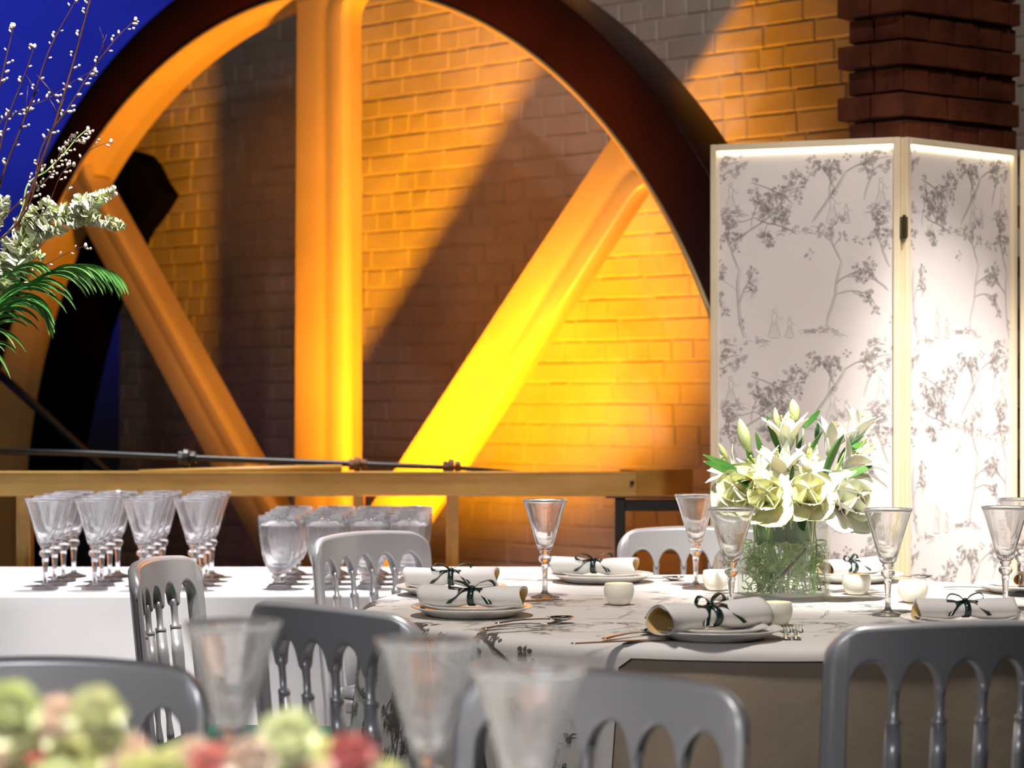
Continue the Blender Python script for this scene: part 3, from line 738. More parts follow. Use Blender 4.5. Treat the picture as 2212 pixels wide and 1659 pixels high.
# ------------------------------------------------------------------ chairs
CHH = .872; CHW = .225
def chair_back_map(s, y, z):
    """local chair coords: s across, y thickness offset (towards sitter +), z up"""
    yy = .045 * (s / CHW) ** 2 - max(0, z - .44) * .10 + y
    return Vector((s * (1 - max(0, .60 - z) * .10), yy, z))
def make_chair(pad):
    t = thing('banquet_chair', 'chair', 'chair', (0, 0, 0))
    W = CHW; pw = .033; ns = 4; inner = W - pw; pitch = 2 * inner / (ns + 1)
    cus = [-inner + pitch * (k + 1) for k in range(ns)]
    def top(s):
        z = CHH - .012 * (s / W) ** 2; e = abs(s) - (W - .06)
        if e > 0: z -= .06 * (1 - sqrt(max(0, 1 - (e / .06) ** 2))) * .95
        return z
    def bot(s):
        if abs(s) >= inner: return 0.0
        k = min(ns, int((s + inner) / pitch)); c = -inner + pitch * (k + .5); u = abs(s - c) / (pitch / 2)
        zj = CHH - .118; za = CHH - .066
        edge = (k == 0 and s < c) or (k == ns and s > c)
        if edge: return (za) - .055 * (1 - sqrt(max(0, 1 - (u * .985) ** 2))) - (.0 if u < .97 else .05 * (u - .97) / .03)
        ue = min(1.0, u / .90)
        return za - (za - zj) * (1 - (max(0, 1 - ue ** 2.1)) ** .62)
    ss = set([-W, W])
    for k in range(201): ss.add(round(-W + 2 * W * k / 200, 5))
    for e in (.0002, .0006, .0012, .0025, .004, .006): ss.add(round(W - e, 5)); ss.add(round(-W + e, 5))
    for sg in (-1, 1):
        for e in (-.0001, .0001, .001, .002): ss.add(round(sg * (inner - e), 5))
    ss = sorted(x for x in ss if abs(x) <= W)
    bm = bmesh.new(); rings = []; kinds = []
    hT = .0135
    for s in ss:
        e = max(0, abs(s) - (W - .016)) / .016; h = hT * sqrt(max(.02, 1 - e * e))
        z1 = top(s); post = abs(s) >= inner; z0 = bot(s); rr = .009
        if post:
            zs = [0, .2, .44, .6, CHH - .12, CHH - .07]
            lo_pts = [(h, z) for z in reversed(zs)][:-1] + [(h, 0)]
            ring = []
            for z in zs: ring.append((-h, z))
            top_pts = [(-h, z1 - rr), (-h * .7, z1 - rr * .3), (0, z1), (h * .7, z1 - rr * .3), (h, z1 - rr)]
            ring += top_pts
            for z in reversed(zs): ring.append((h, z))
        else:
            zm = [z0 + (z1 - z0) * f for f in (.3, .6)]
            ring = [(-h * .75, z0), (-h, z0 + .005), (-h, z0 + .010), (-h, zm[0]), (-h, zm[1]), (-h, z1 - rr * 1.2)]
            ring += [(-h, z1 - rr), (-h * .7, z1 - rr * .3), (0, z1), (h * .7, z1 - rr * .3), (h, z1 - rr)]
            ring += [(h, z1 - rr * 1.2), (h, zm[1]), (h, zm[0]), (h, z0 + .010), (h, z0 + .005), (h * .75, z0)]
        rings.append([bm.verts.new(chair_back_map(s, y, z)) for y, z in ring]); kinds.append(post)
    for i in range(len(ss) - 1):
        A, B = rings[i], rings[i + 1]; m_ = len(A)
        if kinds[i] != kinds[i + 1]:
            # join across the top of the change, then close the post's inner wall
            for j in range(5, m_ - 6): bm.faces.new((A[j], A[j + 1], B[j + 1], B[j]))
            continue
        for j in range(m_): bm.faces.new((A[j], A[(j + 1) % m_], B[(j + 1) % m_], B[j]))
    # caps
    for i in range(len(ss)):
        if i == 0 or i == len(ss) - 1: bm.faces.new(rings[i])
        elif kinds[i] and not kinds[i + 1]:
            R_ = rings[i]; bm.faces.new(R_[:6] + R_[11:])
        elif kinds[i] and not kinds[i - 1]:
            R_ = rings[i]; bm.faces.new(R_[:6] + R_[11:])
    obj('back_frame', bm, M['silver'], t)
    for s in cus:
        bm = bmesh.new(); zt = CHH - .114; zb = .455
        prof = [(.0085, zb), (.0085, zb + .02), (.006, zb + .05), (.0075, zb + .08), (.0125, zb + .15), (.0135, zb + .19), (.0115, zb + .25), (.0088, zt - .075), (.0082, zt - .058), (.0122, zt - .055), (.0124, zt - .049), (.0075, zt - .046), (.0072, zt - .02), (.0085, zt), (.0095, zt + .012)]
        rings_ = lathe(bm, prof, 16, close=True)
        for v in bm.verts:
            z = v.co.z; v.co = chair_back_map(s * (1 - max(0, .80 - z) * .12) + v.co.x, v.co.y, z)
        obj('spindle', bm, M['silver'], t)
    # seat frame and pad
    bm = bmesh.new(); nseg = 20; pts = []
    def seat_outline(off, zz):
        out = []
        for (x, y) in ((-.18, .03), (.18, .03), (.215, .43), (-.215, .43)): out.append(Vector((x * (1 - off), y + (.0 if y < .1 else -off * .2), zz)))
        return out
    def prism(bm, A, B):
        a = [bm.verts.new(p) for p in A]; b = [bm.verts.new(p) for p in B]
        bm.faces.new(a); bm.faces.new(b)
        for k in range(len(a)): bm.faces.new((a[k], a[(k + 1) % len(a)], b[(k + 1) % len(a)], b[k]))
    prism(bm, seat_outline(0, .415), seat_outline(0, .450)); bevel_mod(obj('seat', bm, M['silver'], t, smooth=False), .008, 3)
    bm = bmesh.new(); prism(bm, seat_outline(.06, .4505), seat_outline(.10, .478)); bevel_mod(obj('seat_pad', bm, pad, t, smooth=False), .012, 3)
    for sx in (-1, 1):
        bm = bmesh.new(); lathe(bm, [(.012, 0), (.013, .02), (.016, .2), (.014, .38), (.018, .415)], 12, close=True)
        for v in bm.verts: v.co += Vector((sx * .19, .40, 0))
        obj('leg', bm, M['silver'], t)
        for zz in (.16, .26):
            bm = bmesh.new(); tube(bm, [(sx * .185, .05, zz), (sx * .19, .40, zz)], .008, 8); obj('stretcher', bm, M['silver'], t)
    bm = bmesh.new(); tube(bm, [(-.19, .40, .22), (.19, .40, .22)], .008, 8); obj('stretcher', bm, M['silver'], t)
    return t
G_CH = 'silver arch-backed banquet chairs'
def cplace(c, cx, cy, n, label, scale=1.0):
    nl = Vector(n).normalized(); c.location = (cx, cy, 0); c.rotation_euler = (0, 0, atan2(-nl.x, nl.y)); c['label'] = label; c['group'] = G_CH; c.scale = (scale,) * 3 if not hasattr(scale, '__len__') else scale
    return c
ch_green = make_chair(M['greenpad'])
cplace(ch_green, -.775, 5.05, (.985, -.17), 'silver chair turned edge-on with green seat pad, before the goblets')
ch0 = make_chair(M['seatgrey'])
cplace(ch0, -.315, 3.97, (.69, .73), 'silver chair seen from behind, between the edge-on chair and the round table')
cplace(copy_tree(ch0), -.375, 6.0, (.77, -.64), 'silver chair standing directly in front of the tumblers')
cplace(copy_tree(ch0), .725, 3.70, (-.25, .97), 'large silver chair back cutting into the right edge, before the round table')
cplace(copy_tree(ch0), .115, 2.97, (-.56, -.83), 'blurred silver chair behind the rightmost foreground goblet')
cplace(copy_tree(ch0), -.635, 3.12, (-.16, -.98), 'silver chair at the bottom left behind the blurred roses')
cplace(copy_tree(ch0), .515, 6.235, (.0, -1.0), 'silver chair on the far side of the round table, left of the vase')
cplace(copy_tree(ch0), .76, 2.28, (-.5, -.86), 'blurred silver chair top at the bottom right corner')

# ------------------------------------------------------------------ glassware
def make_goblet(label, group):
    t = thing('goblet', label, 'goblet', (0, 0, 0), 0, group)
    bm = bmesh.new()
    def facet(a, z): return 1 + .030 * abs(cos(5 * a)) * smoothstep(.118, .15, z)
    outp = [(.003, .1125), (.014, .1135), (.0185, .119), (.021, .128), (.0255, .145), (.031, .165), (.0375, .188), (.0445, .211), (.0505, .228), (.0535, .235)]
    inp = [(.0523, .235), (.0490, .2275), (.0428, .211), (.0355, .188), (.0285, .165), (.0225, .146), (.0165, .131), (.010, .124), (.002, .1215), (.003, .1125)]
    lathe(bm, outp + inp, 60, facet); bmesh.ops.remove_doubles(bm, verts=bm.verts, dist=.0003); obj('bowl', bm, M['bowl'], t)
    bm = bmesh.new()
    st_ = [(.0345, 0), (.0355, .0015), (.034, .003), (.020, .0065), (.009, .011), (.0062, .018), (.0060, .045), (.0075, .066), (.0092, .078), (.0075, .0805), (.0110, .084), (.0150, .089), (.0158, .094), (.0140, .099), (.0085, .103), (.0100, .105), (.0125, .1075), (.0130, .110), (.0122, .113)]
    lathe(bm, st_, 28, close=True); obj('stem', bm, M['crystal'], t)
    return t
G_RG = 'goblets on the round table'
gb = make_goblet('tall clear goblet standing alone left of the round cream votive', G_RG)
def d_of(py, z=TZ): return (EYE - z) * F / (py - HY)
def onto(px, py, z=TZ):
    d = d_of(py, z); return Vector(((px - CX) * d / F, d, z))
gz = Vector((0, 0, .0015))
gb.location = onto(1177, 1292) + gz
for px, py, lb in ((1503, 1272, 'clear goblet on the far side of the round table, before the far chair'),
                   (1580, 1326, 'clear goblet in front of the flower vase, at its left edge'),
                   (1918, 1330, 'clear goblet right of the flower vase before the screen hinge'),
                   (2172, 1322, 'clear goblet near the right edge of the photo, front one of two'),
                   (2206, 1288, 'clear goblet cut by the right edge of the photo, behind another goblet')):
    dup(gb, onto(px, py) + gz, random.uniform(0, .6), lb, G_RG)
# foreground goblets
for px, d, lb in ((502, 2.50, 'blurred foreground goblet before the edge-on chair, leftmost of three'),
                  (925, 2.33, 'blurred foreground goblet before the middle chair, second of three'),
                  (1140, 2.09, 'nearest blurred goblet in front of the big silver chair, rightmost of three')):
    dup(gb, ((px - CX) * d / F, d, TZ + .0015), random.uniform(0, .6), lb, 'blurred foreground goblets')
# rows of goblets on the long table
G_BG = 'goblets lined up on the long white table'
words_col = ['first', 'second', 'third', 'fourth']
words_row = ['front', 'second', 'third', 'back']
cols = [(100, 6.42), (203, 6.42), (308, 6.42), (420, 6.42)]
for ci, (px, d0) in enumerate(cols):
    X = (px - CX) * d0 / F
    for ri in range(4):
        d = d0 + .150 * ri
        lb = 'clear goblet on the white table, %s column from the left, %s row' % (words_col[ci], words_row[ri])
        dup(gb, (X - .004 * ri + random.uniform(-.003, .003), d + random.uniform(-.004, .004), LZ + .0015), random.uniform(0, .6), lb, G_BG, 1.10)
def make_tumbler(label, group):
    t = thing('tumbler', label, 'tumbler', (0, 0, 0), 0, group)
    bm = bmesh.new()
    def facet(a, z): return 1 + .020 * cos(12 * a) * smoothstep(.06, .10, z) + .03 * cos(8 * a) * (1 - smoothstep(.03, .07, z))
    outp = [(.003, .040), (.020, .0405), (.028, .046), (.036, .060), (.044, .082), (.051, .110), (.0555, .140), (.058, .175), (.059, .2075)]
    inp = [(.0572, .2075), (.0560, .175), (.0530, .140), (.0480, .110), (.0405, .082), (.0325, .064), (.022, .056), (.002, .054), (.003, .040)]
    lathe(bm, outp + inp, 48, facet); bmesh.ops.remove_doubles(bm, verts=bm.verts, dist=.0003); obj('bowl', bm, M['bowl'], t)
    bm = bmesh.new(); lathe(bm, [(.036, 0), (.037, .003), (.030, .008), (.016, .014), (.012, .020), (.019, .026), (.023, .031), (.018, .037), (.019, .041)], 28, close=True)
    obj('foot', bm, M['crystal'], t); return t
G_TU = 'footed tumblers lined up on the long white table'
tcol = [604, 702, 796, 882]
tb = make_tumbler('x', G_TU); first = True
for ci, px in enumerate(tcol):
    for ri in range(4):
        d = 6.46 + .165 * ri; X = (px - CX) * 6.46 / F - .002 * ri
        lb = 'faceted clear tumbler on the white table, %s column from the left, %s row' % (words_col[ci], words_row[ri])
        loc = (X + random.uniform(-.002, .002), d, LZ + .0015)
        if first: tb.location = loc; tb['label'] = lb; first = False
        else: dup(tb, loc, random.uniform(0, .5), lb, G_TU)
# small glass left on the green seat pad
sg = bmesh.new(); lathe(sg, [(.001, .0), (.016, 0), (.018, .004), (.021, .055), (.0198, .055), (.0170, .008), (.001, .007)], 24)
sgo = obj('small_glass', sg, M['bowl']); sgo.location = (-.70, 5.0, .4795); tag(sgo, 'small clear glass standing on the green chair seat', 'glass')

# ------------------------------------------------------------------ place settings
def lathe_obj(name, prof, m, parent, seg=48, mod=None, close=False):
    bm = bmesh.new(); lathe(bm, prof, seg, mod, close=close); return obj(name, bm, m, parent)
PL_PROF = [(.001, .0035), (.085, .0035), (.092, .002), (.094, 0), (.097, .002), (.120, .0135), (.134, .0185), (.1355, .0195), (.134, .0215), (.118, .0175), (.096, .009), (.084, .0075), (.001, .0075)]
SM_PROF = [(r * .78, z * .8) for r, z in PL_PROF]
def make_plate(prof, label, group):
    bm = bmesh.new(); lathe(bm, prof, 64); o = obj('plate', bm, M['china']); tag(o, label, 'plate', group); return o
def make_napkin(label, L_=.20, r0=.024, flat=.8):
    t = thing('napkin', label, 'napkin', (0, 0, 0), 0, 'ribbon-tied rolled napkins')
    bm = bmesh.new(); nn = 26; n = 40; rings = []
    # spiral roll, pinched where the ribbon ties it
    for i in range(nn + 1):
        x = -L_ / 2 + L_ * i / nn; u = (x / (L_ / 2)); pinch = 1 - .34 * math.exp(-(x / .022) ** 2); ring = []
        for k in range(n + 1):
            a = 2 * pi * 1.35 * k / n; r = r0 * (1.08 - .16 * k / n) * (1 + .16 * abs(u)) * pinch
            ring.append(bm.verts.new((x + .004 * sin(a * 2), r * cos(a) * 1.12, r * sin(a) * flat + r0 * flat * .98 * 1.0)))
        rings.append(ring)
    for i in range(nn):
        for k in range(n): bm.faces.new((rings[i][k], rings[i][k + 1], rings[i + 1][k + 1], rings[i + 1][k]))
    o = obj('roll', bm, None, t, mats=[M['napkin'], M['napkinin']]); s = o.modifiers.new('solid', 'SOLIDIFY'); s.thickness = .0022; s.material_offset = 1
    zt = r0 * flat * 1.75
    bm = bmesh.new()
    # band
    rb = []
    for k in range(25):
        a = 2 * pi * k / 24; rr = r0 * .78
        rb.append([bm.verts.new((x, rr * cos(a) * 1.16, rr * sin(a) * flat * 1.04 + r0 * flat * .98)) for x in (-.006, .006)])
    for k in range(24): bm.faces.new((rb[k][0], rb[k][1], rb[k + 1][1], rb[k + 1][0]))
    bmesh.ops.remove_doubles(bm, verts=bm.verts, dist=.0001)
    o = obj('ribbon', bm, M['ribbon'], t); s = o.modifiers.new('solid', 'SOLIDIFY'); s.thickness = .001; s.offset = 1
    bm = bmesh.new()
    def strip(pts, wv, wd=.0105):
        pts = catmull(pts, 7); pv = None; wv = Vector(wv).normalized()
        for p in pts:
            v = (bm.verts.new(p - wv * wd / 2), bm.verts.new(p + wv * wd / 2))
            if pv: bm.faces.new((pv[0], pv[1], v[1], v[0]))
            pv = v
    for sg_ in (-1, 1):
        strip([(0, 0, zt), (sg_ * .014, sg_ * .006, zt + .013), (sg_ * .034, sg_ * .012, zt + .017), (sg_ * .042, sg_ * .014, zt + .006), (sg_ * .026, sg_ * .010, zt + .001), (0, 0, zt + .002)], (.25, 1, .2))
        strip([(0, 0, zt + .002), (sg_ * .016, -.012, zt + .003), (sg_ * .030, -.026, zt - .012), (sg_ * .040, -.034, zt - .024)], (1, .3 * sg_, .1))
    sphere(bm, (0, 0, zt + .002), .0062, 10, 7)
    o = obj('bow', bm, M['ribbon'], t); s = o.modifiers.new('solid', 'SOLIDIFY'); s.thickness = .0008
    return t
def flat_piece(outline, zfun, th, name, m):
    """outline: list of (x, halfwidth) along x; zfun(x)->z of the underside"""
    bm = bmesh.new(); rings = []
    for x, h in outline:
        z = zfun(x); rings.append([bm.verts.new((x, -h, z)), bm.verts.new((x, 0, z - .0002)), bm.verts.new((x, h, z)), bm.verts.new((x, h * .6, z + th)), bm.verts.new((x, -h * .6, z + th))])
    for i in range(len(rings) - 1):
        for k in range(5): bm.faces.new((rings[i][k], rings[i][(k + 1) % 5], rings[i + 1][(k + 1) % 5], rings[i + 1][k]))
    bm.faces.new(rings[0]); bm.faces.new(rings[-1]); return bm
HANDLE = [(-.10, .004), (-.098, .008), (-.09, .0095), (-.06, .0070), (-.02, .0045), (.01, .0034), (.03, .0034)]
def arch(x): return .0006 + .006 * max(0, 1 - ((x + .02) / .09) ** 2)
def make_cutlery(kind, label):
    if kind == 'fork':
        bm = flat_piece(HANDLE + [(.04, .006), (.05, .0105), (.062, .0118)], arch, .0022, 'fork', None)
        for k in range(4):
            y = -.0097 + .00647 * k; zs = [arch(.060), .0008, .0010, .0035, .0075]
            tube(bm, [(.058 + .013 * i, y, zs[i] + .0012) for i in range(5)], [.0019, .0017, .0016, .0014, .0007], 6)
        nm = 'fork'
    elif kind == 'knife':
        bm = flat_piece([(-.11, .005), (-.105, .0085), (-.06, .0075), (-.01, .006), (.0, .006), (.005, .0095), (.05, .0105), (.09, .009), (.112, .004), (.118, .0008)], lambda x: .0005, .0022, 'knife', None); nm = 'knife'
    else:
        bm = flat_piece(HANDLE, arch, .0022, 'spoon', None)
        rings = []
        for i in range(9):
            t = i / 8; x = .028 + .060 * t; h = .0205 * sqrt(max(0, 1 - ((t - .55) / (.57 if t < .55 else .46)) ** 2)) + .0012
            dz = .010 * sin(pi * min(1, t)) 
            rings.append([bm.verts.new((x, h * cos(a), .0098 - dz * sin(a) * .9 - (.004 * (1 - t)) * 0)) for a in [pi * k / 8 for k in range(9)]])
        for i in range(8):
            for k in range(8): bm.faces.new((rings[i][k], rings[i][k + 1], rings[i + 1][k + 1], rings[i + 1][k]))
        nm = 'spoon'
    o = obj(nm, bm, M['steel'])
    if kind == 'spoon': s = o.modifiers.new('solid', 'SOLIDIFY'); s.thickness = .0010
    tag(o, label, nm, 'cutlery on the round table'); return o
proto = {}
def cut(kind, px, py, rz, label, dz=0.0, tilt=0.0):
    if kind not in proto: proto[kind] = make_cutlery(kind, label); o = proto[kind]
    else: o = proto[kind].copy(); COL.objects.link(o); o['label'] = label
    p = onto(px, py); o.location = p + Vector((0, 0, .0015 + dz)); o.rotation_euler = (0, tilt, rz); return o
G_PL = 'dinner plates on the round table'; G_SP = 'small plates stacked on dinner plates'
nap = None; plate0 = None; small0 = None
def setting(px, py, where, rz, npk=True, ndz=0, nscale=1.0, noff=(0, 0)):
    global nap, plate0, small0
    p = onto(px, py)
    lb1 = 'white dinner plate under the smaller one %s' % where; lb2 = 'smaller white plate stacked %s' % where
    if plate0 is None:
        plate0 = make_plate(PL_PROF, lb1, G_PL); o = plate0; small0 = make_plate(SM_PROF, lb2, G_SP); s = small0
    else:
        o = plate0.copy(); COL.objects.link(o); o['label'] = lb1; s = small0.copy(); COL.objects.link(s); s['label'] = lb2
    o.location = p + Vector((0, 0, .0015)); s.location = p + Vector((0, 0, .0095))
    if npk:
        lb = 'rolled white napkin with ribbon %s' % where
        if nap is None: nap = make_napkin(lb); n_ = nap
        else: n_ = copy_tree(nap); n_['label'] = lb
        n_.location = p + Vector((noff[0], noff[1], .0190 + ndz)); n_.rotation_euler = (0, 0, rz); n_.scale = (nscale,) * 3
    return p
setting(975, 1284, 'at the far left of the round table', radians(-4), nscale=1.12)
setting(1020, 1330, 'at the left edge, nearer than its neighbour', radians(-10), nscale=1.15)
setting(1300, 1257, 'on the far side left of the far chair', radians(-12), nscale=1.1, noff=(-.02, 0))
setting(1545, 1379, 'at the near edge below the vase', radians(38), nscale=1.35, noff=(-.01, .0))
setting(1838, 1256, 'behind the vase to its right', radians(40), nscale=1.0)
setting(2085, 1356, 'behind the large right chair', radians(5), nscale=1.05)
setting(2225, 1280, 'at the right edge of the photo', radians(70), nscale=1.0)
cut('fork', 1125, 1356, radians(38), 'fork leaning beside the near left plate, upper of the crossed pair')
cut('spoon', 1160, 1350, radians(28), 'spoon crossed with a fork right of the near left plate', .004)
cut('knife', 1150, 1254, radians(-4), 'knife lying left of the far plate behind the tall goblet')
cut('spoon', 1410, 1256, radians(18), 'spoon at the right of the far plate near the far chair')
cut('knife', 1345, 1388, radians(22), 'knife at the near edge left of the front plate')
cut('spoon', 1372, 1376, radians(48), 'spoon lying left of the front plate, beside the knife')
cut('fork', 1722, 1372, radians(82), 'fork right of the front plate by the votive, outer one')
cut('fork', 1698, 1372, radians(84), 'fork right of the front plate by the votive, inner one')
cut('knife', 1110, 1300, radians(12), 'knife between the two left plates')
cut('spoon', 1945, 1252, radians(8), 'spoon behind the goblet right of the vase')
cut('fork', 2120, 1277, radians(-35), 'fork at the right edge behind two goblets')
def make_votive(label, group='votive candles in small round glasses'):
    t = thing('votive_candle', label, 'candle', (0, 0, 0), 0, group)
    lathe_obj('cup', [(.001, 0), (.019, 0), (.0235, .002), (.030, .011), (.0345, .024), (.0355, .036), (.0335, .047), (.0315, .0495), (.0305, .0475), (.0320, .036), (.0310, .024), (.0265, .012), (.017, .006), (.001, .0055)], M['frost'], t, 36)
    lathe_obj('wax', [(.001, .007), (.017, .007), (.0262, .0135), (.0300, .024), (.0302, .0290), (.001, .0280)], M['wax'], t, 28)
    bm = bmesh.new(); tube(bm, [(0, 0, .028), (0, .0005, .033)], .0008, 6); obj('wick', bm, M['blackiron'], t)
    bm = bmesh.new(); lathe(bm, [(.0003, .032), (.0022, .0345), (.0026, .0365), (.0016, .040), (.0002, .0435)], 10); obj('flame', bm, M['flame'], t)
    return t
v0 = make_votive('round cream votive glass between the tall goblet and the napkin plates')
v0.location = onto(1337, 1307) + gz
dup(v0, onto(1548, 1276) + gz, 0, 'round votive glass behind the goblet at the left of the vase')
dup(v0, onto(1676, 1352) + gz, 0, 'round votive glass in front of the vase, beside the forks')
dup(v0, onto(1972, 1302) + gz, 0, 'bright votive glass right of the vase beyond the goblet')
dup(v0, onto(1850, 1285) + gz, 0, 'votive glass just right of the vase, partly behind the goblet')

# ------------------------------------------------------------------ flowers
def petal(bm, org, dirv, side, L_, Wd, curl, cup=.25, mi=0, nu=5, nv=8, tip=.5, ruf=.0, rr=None, rnd_tip=False):
    """petal from org along dirv; 'side' across; bends towards n = dir x side by curl"""
    d = Vector(dirv).normalized(); s = Vector(side).normalized(); n = d.cross(s).normalized(); g = []
    for j in range(nv + 1):
        t = j / nv; wv = Wd * (sin(pi * min(1, t ** tip * .98 + .02)) ** .8) * .5 + .0006
        if rnd_tip: wv = Wd * .5 * (.18 + .82 * min(1, (t / .55)) ** .8) * sqrt(max(0, 1 - max(0, (t - .5) / .505) ** 2.6)) + .0004
        ang = curl * t; c = org + d * (L_ * (sin(ang) / ang if abs(ang) > 1e-4 else 1) * t) + n * (L_ * ((1 - cos(ang)) / ang if abs(ang) > 1e-4 else 0) * t)
        row = []
        for i in range(nu + 1):
            u = (i / nu) * 2 - 1; q = c + s * (u * wv) + n * (cup * wv * u * u)
            if ruf: q += n * ruf * sin(7 * t + 5 * u) * abs(u)
            row.append(bm.verts.new(q))
        g.append(row)
    for j in range(nv):
        for i in range(nu):
            f = bm.faces.new((g[j][i], g[j][i + 1], g[j + 1][i + 1], g[j + 1][i])); f.material_index = mi
def frame_of(d):
    d = Vector(d).normalized(); a = d.orthogonal().normalized(); return d, a, d.cross(a).normalized()
def leaf_obj(name, org, dirv, L_, Wd, curl, m, parent=None, side=None, cup=.3):
    bm = bmesh.new(); d, a, b = frame_of(dirv); petal(bm, Vector(org), d, side or a, L_, Wd, curl, cup, nu=4, nv=10, tip=.85)
    o = obj(name, bm, m, parent, recalc=False); s = o.modifiers.new('solid', 'SOLIDIFY'); s.thickness = .0008; return o
VB = Vector((.645, 5.37, TZ + .0015)); VR = .113; VH = .215; WH = .128
vase = thing('flower_vase', 'wide clear glass cylinder vase of lilies in water on the round table', 'vase', VB)
lathe_obj('glass_wall', [(.001, 0), (VR - .004, 0), (VR, .004), (VR, VH), (VR - .003, VH + .001), (VR - .005, VH - .001), (VR - .005, .012), (.001, .011)], M['vaseglass'], vase, 64)
lathe_obj('water', [(.001, .0115), (VR - .0055, .0125), (VR - .0055, WH), (VR - .008, WH - .0015), (.001, WH - .0015)], M['water'], vase, 64)
# tangle of fine green stems under water
bm = bmesh.new(); r = random.Random(21)
for k in range(260):
    a = r.uniform(0, 2 * pi); rr = (VR - .016) * sqrt(r.uniform(.25, 1)); z = r.uniform(.02, WH + .01)
    p = Vector((rr * cos(a), rr * sin(a), z)); pts = [p.copy()]
    h = Vector((r.uniform(-1, 1), r.uniform(-1, 1), r.uniform(-.5, .5))).normalized()
    for j in range(5):
        h = (h + Vector((r.uniform(-.6, .6), r.uniform(-.6, .6), r.uniform(-.5, .5)))).normalized(); p = p + h * .014
        q = p.copy(); l_ = sqrt(q.x ** 2 + q.y ** 2)
        if l_ > VR - .010: q.x *= (VR - .010) / l_; q.y *= (VR - .010) / l_
        q.z = max(.016, min(WH + .012, q.z)); pts.append(q)
    tube(bm, pts, .0014, 4, cap=False)
mo = obj('moss_tangle', bm, M['stemgreen']); mo.location = VB
tag(mo, 'tangle of fine green tendrils under water inside the flower vase', 'foliage', kind='stuff')
tw = bmesh.new(); tube(tw, [VB + Vector((-.045, -.080, .03)), VB + Vector((.00, -.085, .075)), VB + Vector((.045, -.078, .125))], [.003, .004, .003], 8)
tag(obj('twig', tw, M['bark']), 'brown twig slanting through the water of the flower vase', 'twig')
def stem_to(parent, head, inv, seed, rad=.0030):
    """stem from inside the vase to the head, coordinates in world, mesh stored in parent's local (parent at origin)"""
    r = random.Random(seed); foot = VB + Vector((r.uniform(-.07, .07), r.uniform(-.08, .06), .016))
    # keep within the vase mouth
    hd = Vector(head) - VB; mo_ = Vector((hd.x, hd.y, 0)); l_ = mo_.length
    if l_ > VR - .03: mo_ *= (VR - .03) / l_
    mouth = VB + Vector((mo_.x, mo_.y, VH - .01))
    pts = catmull([foot, (foot + mouth) / 2 + Vector((r.uniform(-.01, .01), 0, 0)), mouth, Vector(head)], 6)
    bm = bmesh.new(); tube(bm, pts, rad, 7); return obj('stem', bm, M['stemgreen'], parent)
def VP(px, py, dd=0.0): return P(px, py, 5.35 + dd)
def lily(px, py, dd, dirv, L_, opening, label, seed):
    """open or half-open lily, head base at px,py"""
    base = VP(px, py, dd); t = thing('lily', label, 'flower', (0, 0, 0), 0, 'white lilies in the vase')
    d, a, b = frame_of(dirv)
    r = random.Random(seed)
    for k in range(6):
        ang = 2 * pi * k / 6 + r.uniform(-.15, .15) + seed
        rad = (a * cos(ang) + b * sin(ang)); dd_ = (d + rad * opening * .55).normalized(); side = d.cross(rad)
        bm = bmesh.new(); petal(bm, base + rad * .004, dd_, side, L_ * r.uniform(.92, 1.05), L_ * (.34 if k % 2 else .26), (.35 - opening * 1.7) * r.uniform(.8, 1.25), cup=.30, nu=6, nv=12, tip=.8, ruf=.002)
        # bend outward: choose sign so that the tip moves away from the axis
        o = obj('petal', bm, M['petalw'], t, recalc=False); s = o.modifiers.new('solid', 'SOLIDIFY'); s.thickness = .0009
    bm = bmesh.new()
    for k in range(5):
        ang = 2 * pi * k / 5; rad = a * cos(ang) + b * sin(ang)
        tube(bm, [base, base + d * L_ * .45 + rad * .006, base + d * L_ * .75 + rad * .016], .0008, 5)
        sphere(bm, base + d * L_ * .76 + rad * .017, .003, 6, 5)
    obj('stamens', bm, M['yellowpistil'], t)
    stem_to(t, base, None, seed); return t
def bud(px0, py0, px1, py1, dd, wd, label, seed, m='bud'):
    A = VP(px0, py0, dd); B = VP(px1, py1, dd); t = thing('lily_bud', label, 'flower', (0, 0, 0), 0, 'closed lily buds in the vase')
    d, a, b = frame_of(B - A); L_ = (B - A).length; bm = bmesh.new(); rings = []
    for j in range(13):
        u = j / 12; rr = wd * .5 * (sin(pi * min(1, u * .86 + .10)) ** .9) * (1.0 if u < .96 else .55)
        rings.append([bm.verts.new(A + d * L_ * u + (a * cos(2 * pi * k / 18) + b * sin(2 * pi * k / 18)) * rr * (1 + .10 * cos(3 * 2 * pi * k / 18))) for k in range(18)])
    for j in range(12):
        for k in range(18): bm.faces.new((rings[j][k], rings[j][(k + 1) % 18], rings[j + 1][(k + 1) % 18], rings[j + 1][k]))
    bm.faces.new(rings[0]); bm.faces.new(rings[-1])
    obj('bud', bm, M[m], t); stem_to(t, A, None, seed); return t
# closed buds
bud(1618, 978, 1598, 905, -.02, .030, 'tall closed green lily bud at the upper left of the bouquet', 1)
bud(1722, 908, 1712, 862, .02, .026, 'topmost closed lily bud of the bouquet', 2)
bud(1682, 930, 1674, 880, .05, .016, 'slim green bud just left of the topmost bud', 3)
bud(1750, 1000, 1749, 955, -.03, .016, 'small green bud in the middle of the bouquet', 4)
bud(1572, 996, 1553, 958, .04, .016, 'slim bud leaning left at the left side of the bouquet', 5)
